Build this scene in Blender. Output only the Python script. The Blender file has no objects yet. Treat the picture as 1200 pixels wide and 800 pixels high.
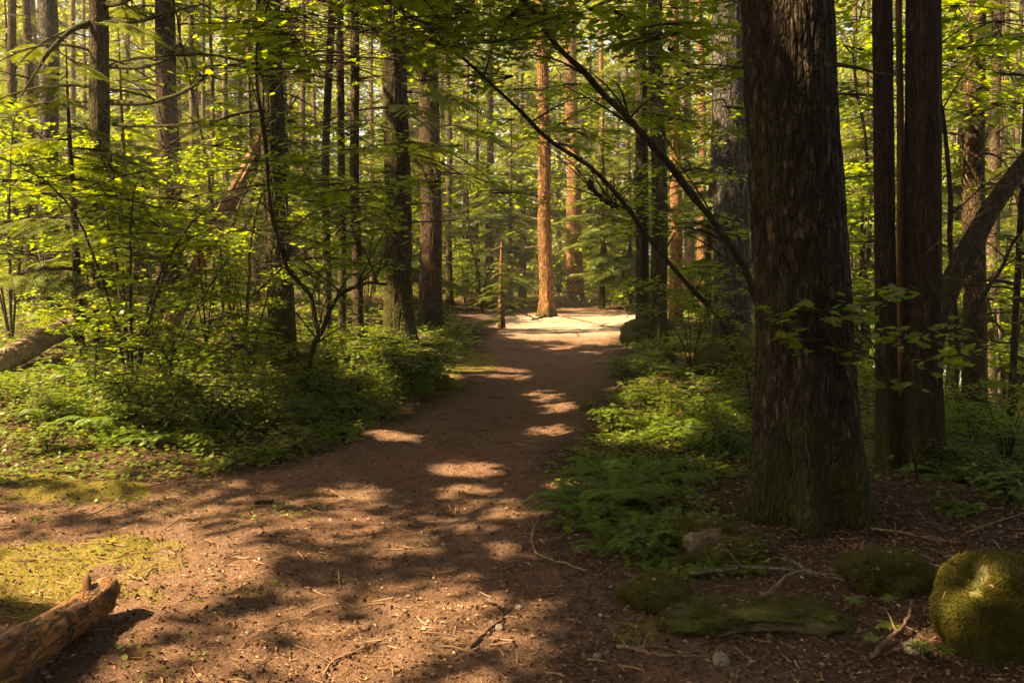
import bpy, math, random
import numpy as np
from mathutils import Vector

random.seed(11)
rng = np.random.default_rng(11)
SC = bpy.context.scene
COL = SC.collection
R = math.radians

# ------------------------------------------------------------------ camera
F_PX, HORIZ = 1039.0, 310.0            # focal length and horizon row in the 1200x800 photograph
CAM = np.array([0.0, 0.0, 1.6])
PITCH = math.atan((400.0 - HORIZ) / F_PX)
cd = bpy.data.cameras.new('camera')
cam = bpy.data.objects.new('camera', cd)
COL.objects.link(cam)
cam.location = CAM
cam.rotation_euler = (R(90) - PITCH, 0, 0)
cd.sensor_width = 36.0
cd.lens = 36.0 * F_PX / 1200.0
cd.clip_start = 0.05
cd.clip_end = 1500.0
SC.camera = cam

# ------------------------------------------------------------------ light
SUN_EL = R(48)
SUN_AZ = math.atan2(-0.97, -0.25)       # clockwise from +Y
SUN = np.array([math.sin(SUN_AZ) * math.cos(SUN_EL), math.cos(SUN_AZ) * math.cos(SUN_EL), math.sin(SUN_EL)])
w = bpy.data.worlds.new('World')
SC.world = w
w.use_nodes = True
wn = w.node_tree
bg = wn.nodes['Background']
sky = wn.nodes.new('ShaderNodeTexSky')
sky.sky_type = 'NISHITA'
sky.sun_disc = False
sky.sun_elevation = SUN_EL
sky.sun_rotation = SUN_AZ
sky.air_density = 1.0
sky.dust_density = 3.0
sky.ozone_density = 0.6
wn.links.new(sky.outputs[0], bg.inputs[0])
bg.inputs[1].default_value = 0.05
sd = bpy.data.lights.new('sun', 'SUN')
sd.energy = 5.0
sd.angle = R(0.53)
sd.color = (1.0, 0.84, 0.60)
sun = bpy.data.objects.new('sun', sd)
COL.objects.link(sun)
sun.rotation_euler = Vector(SUN).to_track_quat('Z', 'Y').to_euler()
sun.location = (-20, 6, 25)

SC.view_settings.view_transform = 'Standard'
SC.view_settings.look = 'None'
SC.view_settings.gamma = 1.0
SC.view_settings.exposure = 2.6
SC.view_settings.use_white_balance = True
SC.view_settings.white_balance_temperature = 8800
SC.render.engine = 'CYCLES'
cy = SC.cycles
cy.use_denoising = True
cy.max_bounces = 6
cy.diffuse_bounces = 4
cy.glossy_bounces = 1
cy.transmission_bounces = 4
cy.transparent_max_bounces = 4
cy.sample_clamp_indirect = 4.0
cy.use_adaptive_sampling = True
cy.adaptive_threshold = 0.02

# ------------------------------------------------------------------ numpy noise
def _h(ix, iy, iz, seed):
    with np.errstate(over='ignore'):
        n = (ix.astype(np.int64) * 374761393 + iy.astype(np.int64) * 668265263 + iz.astype(np.int64) * 2147483647 + seed * 974634777)
        n = (n ^ (n >> 13)) * 1274126177
        n = n ^ (n >> 16)
    return (n & 0xFFFF) / 65535.0

def vn(x, y, z=0.0, seed=0):
    x, y, z = np.broadcast_arrays(np.asarray(x, float), np.asarray(y, float), np.asarray(z, float))
    ix, iy, iz = np.floor(x), np.floor(y), np.floor(z)
    fx, fy, fz = x - ix, y - iy, z - iz
    fx, fy, fz = [f * f * (3 - 2 * f) for f in (fx, fy, fz)]
    r = 0
    for a in (0, 1):
        for b in (0, 1):
            for c in (0, 1):
                r = r + _h(ix + a, iy + b, iz + c, seed) * (fx if a else 1 - fx) * (fy if b else 1 - fy) * (fz if c else 1 - fz)
    return r * 2 - 1

def fbm(x, y, z=0.0, seed=0, octv=4):
    s, a = 0, 1.0
    for k in range(octv):
        s = s + a * vn(np.asarray(x) * 2 ** k, np.asarray(y) * 2 ** k, np.asarray(z) * 2 ** k, seed + k)
        a *= 0.5
    return s / 1.9

def sm(a, b, x):
    t = np.clip((np.asarray(x, float) - a) / (b - a), 0, 1)
    return t * t * (3 - 2 * t)

# ------------------------------------------------------------------ terrain
LY = [2.0, 6.0, 6.25, 6.5, 6.9, 7.9, 10.4, 13.9, 20, 22, 25, 29, 32, 34]
LX = [-14, -9, -3.6, -2.5, -1.8, -1.3, -0.8, -0.6, -0.45, -0.4, -1.3, -1.6, -1.2, 1.5]
RY = [0.0, 3.4, 4.05, 4.6, 5.7, 7.55, 10.4, 15.1, 20, 25, 28, 31, 34]
RX = [1.5, 1.15, 0.66, 0.42, 0.22, 0.42, 1.0, 1.7, 2.4, 3.5, 4.2, 4.0, 1.6]

def pathd(x, y):                       # >0 inside the trodden ground, metres to its edge
    return np.minimum(np.asarray(x) - np.interp(y, LY, LX), np.interp(y, RY, RX) - np.asarray(x))

def H(x, y, fine=True):
    x = np.asarray(x, float); y = np.asarray(y, float)
    d = pathd(x, y)
    off = sm(0.2, -1.6, d)
    xl = np.interp(y, LY, LX)
    z = 0.42 * sm(0, 5.0, np.clip(xl - x, 0, 9)) * sm(6, 10, y) + 0.9 * sm(6, 26, xl - x) * sm(6, 12, y)
    e = np.maximum(0, x - (3.9 + 0.10 * np.clip(y, 0, 40)))
    z = z - np.minimum(4.6, 0.62 * (np.sqrt(e * e + 0.4) - 0.63)) * sm(4.0, 9.0, y)
    z = z + 6 * sm(45, 120, np.abs(x)) + 5 * sm(60, 160, y)
    z = z + off * (0.10 * fbm(x * 0.7, y * 0.7, 0, 5, 3) + 0.03) * sm(1.5, 5, y)
    z = z + 0.025 * fbm(x * 1.3, y * 1.3, 0, 9, 3)
    z = z - 0.04 * sm(0.0, 0.9, d)
    if fine:
        z = z + 0.02 * fbm(x * 5, y * 5, 0, 21, 3) + 0.010 * fbm(x * 20, y * 20, 0, 31, 2)
    return z

cp, sp = math.cos(PITCH), math.sin(PITCH)
def ray(px, py):
    a, b = F_PX, 400.0 - py
    return np.array([px - 600.0, a * cp + b * sp, -a * sp + b * cp])
def W(px, py, d):                      # the point on a pixel's ray at depth y = d
    r = ray(px, py)
    return CAM + r * (d / r[1])
def G(px, py):                         # where a pixel's ray meets the ground
    r = ray(px, py); r = r / r[1]
    t = 1.5
    for _ in range(4000):
        p = CAM + r * t
        if p[2] <= float(H(p[0], p[1], False)):
            return p
        t += 0.02 + t * 0.002
    return CAM + r * t
def pix(x, y, z):
    dy, dz = y, z - CAM[2]
    f = dy * cp - dz * sp
    u = dy * sp + dz * cp
    f = np.where(f < 0.3, 0.3, f)
    return 600 + F_PX * x / f, 400 - F_PX * u / f

# ------------------------------------------------------------------ where sunlight reaches the ground
PATCH = [  # cx, cy, rx, ry, openness
 (660,384,72,13,1),(704,393,38,9,1),(575,365,45,7,.7),(640,372,40,8,1),(765,371,20,6,.6),(690,405,50,6,.7),
 (585,435,36,6,.8),(633,461,28,6,.8),(652,476,26,7,.9),(650,502,28,6,.8),(513,483,18,5,.8),(461,510,30,5,.9),
 (542,545,46,7,.95),(535,571,32,8,.8),(405,571,28,8,.9),(659,569,22,6,.8),(403,607,24,9,.7),(531,623,30,7,.45),
 (602,646,34,9,.75),(508,699,62,13,.95),(475,725,52,14,.8),(420,758,55,26,.85),(585,790,30,9,.6),(320,735,60,18,.6),
 (378,612,46,11,.75),(262,598,60,9,.7),(262,631,38,9,.9),(130,655,150,42,.95),(40,668,75,30,1),(180,692,45,11,.95),
 (20,545,70,18,1),(110,490,40,18,.9),(110,585,90,9,.6),(375,775,90,34,.7),(215,778,100,26,.65),(100,720,60,22,.8),
 (1200,735,70,60,.6),(790,497,80,26,.9),(840,540,35,14,.6),(740,560,30,10,.5),(180,455,50,14,.7),(300,470,30,9,.5),(880,505,25,20,.5),(790,455,50,14,.6),(1068,757,30,24,.8),(1112,705,22,45,.8),(480,425,45,22,.9),(60,450,70,22,.9),(60,525,120,34,1),(210,545,60,14,.7),(300,610,210,42,.5),(430,735,190,60,.55),(150,745,160,50,.55),(120,600,160,34,.65),(470,437,62,36,.95),(250,470,60,12,.6),(340,505,50,10,.5),(560,600,70,24,.35),
 (250,415,60,14,.7),(470,395,22,16,.9),(830,600,30,14,.35),(700,520,30,10,.35),(900,745,45,16,.25),
]
def openness(x, y):
    """How open the canopy is above the sun ray that ends at this ground point."""
    x = np.asarray(x, float); y = np.asarray(y, float)
    px, py = pix(x, y, 0.0)
    wob = 0.75 * fbm(px / 34, py / 12, 0, 51, 4)
    o = np.zeros_like(px)
    for cx, cy_, rx, ry, s in PATCH:
        q = (((px - cx) / rx) ** 2 + ((py - cy_) / ry) ** 2) * .72
        o = np.maximum(o, s * sm(1.25, 0.75, q + wob))
    o = np.maximum(o, .75 * sm(.30, .50, fbm(px / 26, py / 8, 0, 57, 3)) * (py > 380))
    seen = (y > 2.9) & (px > -80) & (px < 1290)
    rnd = sm(0.12, 0.35, fbm(x * 0.6, y * 0.35, 0, 61, 3)) * 0.8
    far = sm(27.5, 33, y) * 0.95
    left = sm(-1.9, -3.4, x) * sm(6.9, 8.4, y) * 0.97 * sm(-0.95, -0.5, fbm(x * 0.45, y * 0.45, 0, 71, 3))
    right = sm(4.5, 7, x) * sm(9, 13, y) * 0.9 * sm(-0.3, 0.1, fbm(x * 0.4, y * 0.4, 0, 81, 3))
    o = np.maximum(o, .97 * sm(.2, 1, x) * sm(9, 8, x) * sm(24, 25, y) * sm(30, 29, y))
    o = np.maximum(o, np.maximum(far * sm(-0.75, -0.35, fbm(x * 0.3, y * 0.3, 0, 91, 3)), np.maximum(left, right)))
    return np.where(seen, o, np.maximum(o, rnd))

# ------------------------------------------------------------------ mesh building
class Acc:
    def __init__(s):
        s.V, s.L, s.S, s.A, s.n = [], [], [], [], 0
    def add(s, V, F, k, a=0.5):        # F: (m,k) index array
        V = np.asarray(V, np.float32).reshape(-1, 3)
        s.V.append(V); F = np.asarray(F, np.int32).reshape(-1, k)
        s.L.append((F + s.n).ravel()); s.S.append(np.full(len(F), k, np.int32))
        s.A.append(np.broadcast_to(np.asarray(a, np.float32), (len(V),)).copy())
        s.n += len(V)
    def scatter(s, T, P, RM, S, a):    # T = (verts, faces, k)
        if len(P) == 0: return
        tv, tf, k = T
        V = np.einsum('mij,nj->mni', RM, tv) * np.asarray(S).reshape(-1, 1, 1) + np.asarray(P)[:, None, :]
        F = tf[None] + (np.arange(len(P)) * len(tv))[:, None, None]
        s.add(V.reshape(-1, 3), F.reshape(-1, k), k, np.repeat(np.asarray(a, np.float32), len(tv)))
    def build(s, name, mat, parent=None, smooth=False, loc=None):
        me = bpy.data.meshes.new(name)
        if s.n:
            V = np.concatenate(s.V); L = np.concatenate(s.L); S = np.concatenate(s.S); A = np.concatenate(s.A)
            if loc is not None: V = V - np.asarray(loc, np.float32)
            me.vertices.add(len(V)); me.vertices.foreach_set('co', V.ravel())
            me.loops.add(len(L)); me.loops.foreach_set('vertex_index', L)
            me.polygons.add(len(S))
            me.polygons.foreach_set('loop_start', np.concatenate([[0], np.cumsum(S)[:-1]]).astype(np.int32))
            me.polygons.foreach_set('loop_total', S)
            me.polygons.foreach_set('use_smooth', np.full(len(S), smooth))
            at = me.attributes.new('rnd', 'FLOAT', 'POINT'); at.data.foreach_set('value', A)
            me.update(calc_edges=True)
        me.materials.append(mat)
        o = bpy.data.objects.new(name, me); COL.objects.link(o)
        if parent is not None: o.parent = parent
        return o

def tube(acc, P, r, n=6, a=0.5, cap=True):
    P = np.asarray(P, float); m = len(P)
    r = np.broadcast_to(np.asarray(r, float), (m,))
    T = np.gradient(P, axis=0); T /= np.linalg.norm(T, axis=1, keepdims=True) + 1e-9
    up = np.array([0, 0, 1.0]) if abs(T[0][2]) < 0.9 else np.array([0, 1.0, 0])
    U = np.cross(T, up); U /= np.linalg.norm(U, axis=1, keepdims=True) + 1e-9
    B = np.cross(T, U)
    th = np.linspace(0, 2 * np.pi, n, endpoint=False)
    V = P[:, None] + r[:, None, None] * (np.cos(th)[None, :, None] * U[:, None] + np.sin(th)[None, :, None] * B[:, None])
    i = np.arange(m - 1)[:, None] * n; j = np.arange(n)[None]
    F = np.stack([i + j, i + (j + 1) % n, i + n + (j + 1) % n, i + n + j], -1).reshape(-1, 4)
    acc.add(V.reshape(-1, 3), F, 4, a)
    if cap:
        for ring in (0, m - 1):
            idx = np.arange(n) if ring else np.arange(n)[::-1]
            acc.add(V[ring], idx[None], n, a)

def spline(pts, n):
    pts = np.asarray(pts, float); m = len(pts)
    if m == 2: return pts[0] + (pts[1] - pts[0]) * np.linspace(0, 1, n)[:, None]
    out = []
    t = np.linspace(0, m - 1, n)
    for q in t:
        i = min(int(q), m - 2); u = q - i
        p0, p1, p2, p3 = pts[max(i - 1, 0)], pts[i], pts[i + 1], pts[min(i + 2, m - 1)]
        out.append(0.5 * ((2 * p1) + (-p0 + p2) * u + (2 * p0 - 5 * p1 + 4 * p2 - p3) * u * u + (-p0 + 3 * p1 - 3 * p2 + p3) * u ** 3))
    return np.array(out)

def frames(fwd, nrm):
    f = fwd / (np.linalg.norm(fwd, axis=1, keepdims=True) + 1e-9)
    s_ = np.cross(f, nrm); s_ /= np.linalg.norm(s_, axis=1, keepdims=True) + 1e-9
    n = np.cross(s_, f)
    return np.stack([s_, f, n], axis=2)
def rand_dirs(m, flat=0.25):
    a = rng.uniform(0, 2 * np.pi, m)
    return np.stack([np.cos(a), np.sin(a), rng.normal(0, flat, m)], 1)
def rand_nrm(m, j=0.3):
    v = rng.normal(0, j, (m, 3)); v[:, 2] = 1; return v

# ------------------------------------------------------------------ leaf shapes (lie in XY, grow along +Y)
def fan(outline, cup=0.0, droop=0.0, c=(0, 0.42, 0)):
    o = np.array([(x, y, 0) for x, y in outline], float)
    V = np.vstack([[c], o]); rr = np.hypot(V[:, 0], V[:, 1] - c[1])
    V[:, 2] = cup * rr - droop * V[:, 1] ** 2
    n = len(o); F = np.array([[0, 1 + i, 1 + (i + 1) % n] for i in range(n)])
    return V, F, 3
def _maple():
    tips = [(-0.30, 0.02, .0), (-0.56, 0.24, 0), (-0.47, 0.62, 0), (0, 1.0, 0), (0.47, 0.62, 0), (0.56, 0.24, 0), (0.30, 0.02, 0)]
    tips = [(x * 1.0, y) for x, y, _ in tips]
    pts = [(0, 0.08)]
    for i, t in enumerate(tips):
        pts.append(t)
        if i < len(tips) - 1:
            u = tips[i + 1]; m = ((t[0] + u[0]) / 2, (t[1] + u[1]) / 2)
            pts.append((m[0] * 0.66, 0.42 + (m[1] - 0.42) * 0.66))
    return fan(pts[::-1], 0.10, 0.12)
MAPLE = _maple()
LOBE5 = fan([(0, 0), (.45, .12), (.32, .42), (.42, .72), (.12, .66), (0, 1), (-.12, .66), (-.42, .72), (-.32, .42), (-.45, .12)], .1, .15)
OVAL = (np.array([(0, 0, 0), (.28, .3, .05), (.24, .68, .04), (0, 1, -.06), (-.24, .68, .04), (-.28, .3, .05), (0, .5, -.02)], float),
        np.array([[0, 1, 6], [1, 2, 6], [2, 3, 6], [3, 4, 6], [4, 5, 6], [5, 0, 6]]), 3)
RH = (np.array([(0, 0, 0), (.34, .5, .05), (0, 1, -.05), (-.34, .5, .05)], float), np.array([[0, 1, 2, 3]]), 4)
NEEDLE = (np.array([(-.5, 0, 0), (.5, 0, 0), (.3, 1, 0), (-.3, 1, 0)], float) * [0.028, 1, 1], np.array([[0, 1, 2, 3]]), 4)
def _spray(dense):
    V, F = [], []
    def rh(p, d, L, wd):
        d = np.array(d, float); d /= np.linalg.norm(d); n = np.array([-d[1], d[0], 0])
        p = np.array(p, float); b = len(V)
        V.extend([p, p + d * L * .45 + n * wd, p + d * L - np.array([0, 0, .12 * L]), p + d * L * .45 - n * wd]); F.append([b, b + 1, b + 2, b + 3])
    rh((0, 0, 0), (0, 1, 0), 1.0, .012)
    N = 12 if dense else 9
    for i in range(N):
        y = .06 + .9 * i / N
        for s in (-1, 1):
            L = (.42 * (1 - y) ** .8 + .07) * (1 + .25 * math.sin(i * 7.3 + s)); d = (s * 1.0, .75, -.12)
            yy = y + (.03 if s > 0 else 0); zz = -.16 * yy * yy
            if dense:
                rh((0, yy, zz), d, L, .014)
                for k in range(1, 5):
                    q = k / 5
                    pp = np.array([0, yy, zz]) + np.array(d) / 1.25 * L * q
                    for s2 in (-1, 1):
                        rh(pp, (s * 1.0 + s2 * -.9 * s * .6, .75 + s2 * .9, -.1), L * (1 - q) * .45 + .03, .012)
            else:
                rh((0, yy, zz), d, L, .034)
    return np.array(V, float), np.array(F), 4
SPRAY, SPRAY_LO = _spray(True), _spray(False)

# ------------------------------------------------------------------ materials
def nodes(name):
    m = bpy.data.materials.new(name); m.use_nodes = True
    nt = m.node_tree
    return m, nt, nt.nodes['Principled BSDF'], nt.nodes['Material Output']
def nd(nt, t, **kw):
    n = nt.nodes.new(t)
    for k, v in kw.items():
        if isinstance(k, str) and hasattr(n, k): setattr(n, k, v)
    return n
def noise(nt, vec, scale, detail=4, rough=.6, dist=0):
    n = nt.nodes.new('ShaderNodeTexNoise'); n.inputs['Scale'].default_value = scale
    n.inputs['Detail'].default_value = detail; n.inputs['Roughness'].default_value = rough; n.inputs['Distortion'].default_value = dist
    if vec is not None: nt.links.new(vec, n.inputs['Vector'])
    return n.outputs['Fac']
def ramp(nt, fac, stops):
    r = nt.nodes.new('ShaderNodeValToRGB'); e = r.color_ramp.elements
    while len(e) < len(stops): e.new(0.5)
    for el, (p, c) in zip(e, stops):
        el.position = p; el.color = (*c, 1) if len(c) == 3 else c
    nt.links.new(fac, r.inputs['Fac']); return r.outputs['Color']
def mixc(nt, fac, a, b, mode='MIX'):
    m = nt.nodes.new('ShaderNodeMix'); m.data_type = 'RGBA'; m.blend_type = mode
    for sock, v in ((m.inputs[0], fac), (m.inputs[6], a), (m.inputs[7], b)):
        if hasattr(v, 'is_output'): nt.links.new(v, sock)
        elif isinstance(v, (int, float)): sock.default_value = v
        else: sock.default_value = (*v, 1)
    return m.outputs[2]
def math_(nt, op, a, b=0.0, clamp=False):
    m = nt.nodes.new('ShaderNodeMath'); m.operation = op; m.use_clamp = clamp
    for i, v in enumerate((a, b)):
        if hasattr(v, 'is_output'): nt.links.new(v, m.inputs[i])
        else: m.inputs[i].default_value = v
    return m.outputs[0]
def attr(nt, nm):
    a = nt.nodes.new('ShaderNodeAttribute'); a.attribute_name = nm; return a.outputs['Fac']
def objco(nt, sc=(1, 1, 1)):
    t = nt.nodes.new('ShaderNodeTexCoord'); mp = nt.nodes.new('ShaderNodeMapping'); mp.inputs['Scale'].default_value = sc
    nt.links.new(t.outputs['Object'], mp.inputs['Vector']); return mp.outputs[0]
def bump(nt, h, dist, strength=1.0):
    b = nt.nodes.new('ShaderNodeBump'); b.inputs['Distance'].default_value = dist; b.inputs['Strength'].default_value = strength
    nt.links.new(h, b.inputs['Height']); return b.outputs[0]

def leaf_mat(name, c0, c1, t0, t1, trans=0.5, rough=0.5, dead=None):
    m, nt, pb, out = nodes(name)
    a = attr(nt, 'rnd')
    stops = [(0.0, c0), (0.93, c1)]
    tst = [(0.0, t0), (0.93, t1)]
    if dead: stops.append((1.0, dead)); tst.append((1.0, dead))
    v = noise(nt, objco(nt), 1.1, 2)
    base = ramp(nt, a, stops)
    base = mixc(nt, v, base, mixc(nt, 0.5, base, (c1[0] * 1.2, c1[1] * 0.95, c1[2])))
    nt.links.new(base, pb.inputs['Base Color']); pb.inputs['Roughness'].default_value = rough
    pb.inputs['Specular IOR Level'].default_value = 0.35
    tr = nt.nodes.new('ShaderNodeBsdfTranslucent'); nt.links.new(ramp(nt, a, tst), tr.inputs['Color'])
    mx = nt.nodes.new('ShaderNodeMixShader'); mx.inputs[0].default_value = trans
    nt.links.new(pb.outputs[0], mx.inputs[1]); nt.links.new(tr.outputs[0], mx.inputs[2]); nt.links.new(mx.outputs[0], out.inputs[0])
    return m
M_MAPLE = leaf_mat('maple_leaf', (.050, .105, .008), (.11, .17, .010), (.20, .33, .008), (.46, .52, .015), .55, .45, (.30, .18, .03))
M_HEM = leaf_mat('hemlock_needles', (.035, .070, .010), (.095, .13, .018), (.12, .18, .01), (.30, .32, .02), .42, .5)
M_FERN = leaf_mat('fern_frond', (.05, .11, .010), (.10, .16, .015), (.14, .26, .01), (.26, .36, .02), .45, .5)
M_COVER = leaf_mat('ground_leaf', (.045, .095, .010), (.12, .17, .02), (.14, .25, .01), (.30, .36, .02), .42, .5)
M_FAR = leaf_mat('far_leaf', (.05, .095, .008), (.15, .18, .012), (.20, .28, .008), (.52, .52, .02), .5, .6)
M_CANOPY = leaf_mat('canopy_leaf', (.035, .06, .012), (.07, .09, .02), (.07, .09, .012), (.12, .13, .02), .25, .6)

def bark_mat(name, dark, mid, light, moss=0.3, scale=1.0, mossz=1.2, furrow=1.0, plate=.75, warp=.12, zs=.38):
    m, nt, pb, out = nodes(name)
    v = objco(nt, (1, 1, zs)); v2 = objco(nt, (1, 1, .6)); v3 = objco(nt)
    vo = nt.nodes.new('ShaderNodeTexVoronoi'); vo.feature = 'DISTANCE_TO_EDGE'; vo.inputs['Scale'].default_value = 22 * scale
    nw = nt.nodes.new('ShaderNodeTexNoise'); nw.inputs['Scale'].default_value = 9 * scale; nw.inputs['Detail'].default_value = 3; nt.links.new(v, nw.inputs['Vector'])
    va = nt.nodes.new('ShaderNodeMix'); va.data_type = 'RGBA'; va.inputs[0].default_value = warp
    nt.links.new(v, va.inputs[6]); nt.links.new(nw.outputs['Color'], va.inputs[7]); nt.links.new(va.outputs[2], vo.inputs['Vector'])
    crack = ramp(nt, vo.outputs['Distance'], [(0.0, (0, 0, 0)), (0.22, (1, 1, 1))])
    n1 = noise(nt, v2, 14 * scale, 6, .65); n2 = noise(nt, v3, 3.2, 3); n3 = noise(nt, v2, 60 * scale, 3)
    col = ramp(nt, n1, [(0.28, dark), (0.52, mid), (0.75, light)])
    col = mixc(nt, math_(nt, 'MULTIPLY', math_(nt, 'SUBTRACT', 1.0, crack), .75), col, dark)
    vc = nt.nodes.new('ShaderNodeTexVoronoi'); vc.inputs['Scale'].default_value = 22 * scale; nt.links.new(va.outputs[2], vc.inputs['Vector'])
    sc_ = nt.nodes.new('ShaderNodeSeparateColor'); nt.links.new(vc.outputs['Color'], sc_.inputs[0])
    col = mixc(nt, plate, col, mixc(nt, 1.0, col, ramp(nt, sc_.outputs[0], [(0, (.45, .42, .40)), (.75, (1.15, 1.15, 1.15)), (.9, (1.5, 1.5, 1.5)), (1, (2.6, 2.5, 2.3))]), 'MULTIPLY'))
    col = mixc(nt, math_(nt, 'MULTIPLY', n2, .35), col, (mid[0] * .6, mid[1] * .6, mid[2] * .6))
    if moss > 0:
        ms = ramp(nt, noise(nt, v2, 2.4, 5, .7), [(0.62 - .28 * moss, (0, 0, 0)), (0.78 - .25 * moss, (1, 1, 1))])
        sx = nt.nodes.new('ShaderNodeSeparateXYZ'); t = nt.nodes.new('ShaderNodeTexCoord'); nt.links.new(t.outputs['Object'], sx.inputs[0])
        lowz = math_(nt, 'SUBTRACT', 1.0, math_(nt, 'DIVIDE', sx.outputs[2], mossz, True), True)
        lowm = ramp(nt, math_(nt, 'ADD', lowz, math_(nt, 'MULTIPLY', math_(nt, 'SUBTRACT', n2, .5), 1.6)), [(.35, (0, 0, 0)), (.8, (1, 1, 1))])
        both = mixc(nt, 1.0, ms, lowm, 'LIGHTEN') if moss > .2 else lowm
        mcol = ramp(nt, noise(nt, v3, 45, 3), [(.3, (.018, .020, .004)), (.7, (.060, .058, .009))])
        col = mixc(nt, math_(nt, 'MULTIPLY', both, .85), col, mcol)
    nt.links.new(col, pb.inputs['Base Color']); pb.inputs['Roughness'].default_value = .9
    pb.inputs['Specular IOR Level'].default_value = .15
    h = math_(nt, 'ADD', math_(nt, 'MULTIPLY', crack, 1.0), math_(nt, 'ADD', math_(nt, 'MULTIPLY', n1, .8), math_(nt, 'MULTIPLY', n3, .25)))
    nt.links.new(bump(nt, h, .022 * furrow / scale ** .5, .9), pb.inputs['Normal'])
    return m
B_BIG = bark_mat('bark_reddish_plates', (.012, .008, .004), (.050, .033, .020), (.19, .14, .095), .32, 1.15, 1.0, 1.8, .6, .20, .30)
B_BROWN = bark_mat('bark_brown', (.022, .013, .008), (.085, .050, .030), (.17, .11, .07), .22, 1.3, 1.4)
B_DARK = bark_mat('bark_dark_mossy', (.015, .010, .006), (.055, .036, .020), (.11, .08, .045), .55, 1.2, 3.0)
B_GREY = bark_mat('bark_grey', (.025, .022, .019), (.085, .075, .065), (.18, .16, .14), .12, 1.1, 1.0, 1.3)
B_RED = bark_mat('bark_orange', (.07, .032, .014), (.31, .15, .060), (.55, .36, .20), .18, 1.0, .6, 1.6, .5, .2)
B_PALE = bark_mat('bark_pale', (.06, .040, .026), (.17, .115, .075), (.30, .22, .15), .15, 1.8, .8)
B_CEDAR = bark_mat('bark_cedar_strips', (.014, .008, .005), (.052, .030, .019), (.12, .070, .045), .2, 1.7, 1.3, 1.0, .3, .12, .12)
B_TWIG = bark_mat('twig_bark', (.020, .013, .008), (.06, .042, .026), (.12, .09, .055), .45, 3.0, .01, .5)
B_MOSSY = bark_mat('mossy_branch', (.02, .016, .006), (.06, .055, .014), (.13, .11, .03), .9, 2.5, 50, .6)

def plain_mat(name, stops, scale=8, rough=.85, bd=.01, stretch=(1, 1, 1), use_rnd=False):
    m, nt, pb, out = nodes(name)
    f = attr(nt, 'rnd') if use_rnd else noise(nt, objco(nt, stretch), scale, 6, .65)
    nt.links.new(ramp(nt, f, stops), pb.inputs['Base Color']); pb.inputs['Roughness'].default_value = rough
    pb.inputs['Specular IOR Level'].default_value = .2
    nt.links.new(bump(nt, noise(nt, objco(nt, stretch), scale * 4, 4), bd), pb.inputs['Normal'])
    return m
M_WOOD = plain_mat('peeled_wood', [(.28, (.10, .040, .014)), (.5, (.30, .155, .06)), (.72, (.48, .29, .13))], 9, .6, .006, (1, 1, 1))
M_RAW = plain_mat('raw_broken_wood', [(.3, (.05, .028, .014)), (.52, (.17, .085, .042)), (.75, (.38, .20, .09))], 5, .8, .02, (1, 1, .4))
M_WEATH = plain_mat('weathered_wood', [(.3, (.08, .055, .035)), (.5, (.27, .19, .12)), (.75, (.48, .38, .26))], 9, .85, .02)
def wood_mat():
    m, nt, pb, out = nodes('peeled_wood_grain')
    t = nt.nodes.new('ShaderNodeTexCoord'); m1 = nt.nodes.new('ShaderNodeMapping'); m1.inputs['Rotation'].default_value = (0, 0, R(-93)); nt.links.new(t.outputs['Object'], m1.inputs[0])
    m2 = nt.nodes.new('ShaderNodeMapping'); m2.inputs['Scale'].default_value = (.12, 1, 1); nt.links.new(m1.outputs[0], m2.inputs[0]); v = m2.outputs[0]
    n1 = noise(nt, v, 26, 6, .7); n2 = noise(nt, objco(nt), 9, 5, .7); n3 = noise(nt, v, 90, 3)
    c = ramp(nt, n1, [(.3, (.05, .018, .006)), (.42, (.20, .080, .022)), (.6, (.34, .155, .050)), (.78, (.46, .27, .12))])
    c = mixc(nt, ramp(nt, n2, [(.52, (0, 0, 0)), (.58, (.9, .9, .9))]), c, (.05, .026, .010))
    vo = nt.nodes.new('ShaderNodeTexVoronoi'); vo.feature = 'DISTANCE_TO_EDGE'; vo.inputs['Scale'].default_value = 20; nt.links.new(mixc(nt, .08, v, nt.nodes.new('ShaderNodeTexNoise').outputs['Color']), vo.inputs['Vector'])
    ck = ramp(nt, vo.outputs['Distance'], [(0, (1, 1, 1)), (.07, (0, 0, 0))])
    c = mixc(nt, math_(nt, 'MULTIPLY', ck, .6), c, (.03, .014, .006))
    nt.links.new(c, pb.inputs['Base Color']); pb.inputs['Roughness'].default_value = .7
    n1 = math_(nt, 'SUBTRACT', n1, math_(nt, 'MULTIPLY', ck, .5))
    nt.links.new(bump(nt, math_(nt, 'ADD', n1, math_(nt, 'ADD', math_(nt, 'MULTIPLY', n3, .3), math_(nt, 'MULTIPLY', n2, -.8))), .03), pb.inputs['Normal'])
    return m
M_WOOD = wood_mat()
M_SNAG = plain_mat('bare_snag_wood', [(.3, (.05, .024, .012)), (.55, (.15, .075, .036)), (.8, (.27, .16, .09))], 14, .8, .01, (1, 1, .12))
M_ROCK = plain_mat('rock', [(.3, (.10, .085, .07)), (.6, (.28, .235, .19)), (.8, (.42, .36, .30))], 9, .85, .02)
M_STICK = plain_mat('stick', [(.3, (.07, .040, .025)), (.7, (.24, .155, .10))], 30, .8, .003)
M_LICHEN = plain_mat('lichened_stick', [(.4, (.06, .045, .03)), (.62, (.19, .18, .13))], 45, .9, .006)
M_LITTER = plain_mat('litter', [(0, (.06, .030, .018)), (.5, (.19, .105, .062)), (.9, (.34, .215, .135)), (1, (.48, .36, .25))], 20, .8, .001, use_rnd=True)
M_MOSS = leaf_mat('moss', (.030, .028, .004), (.13, .12, .012), (.08, .09, .008), (.20, .19, .015), .3, .8)
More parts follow.
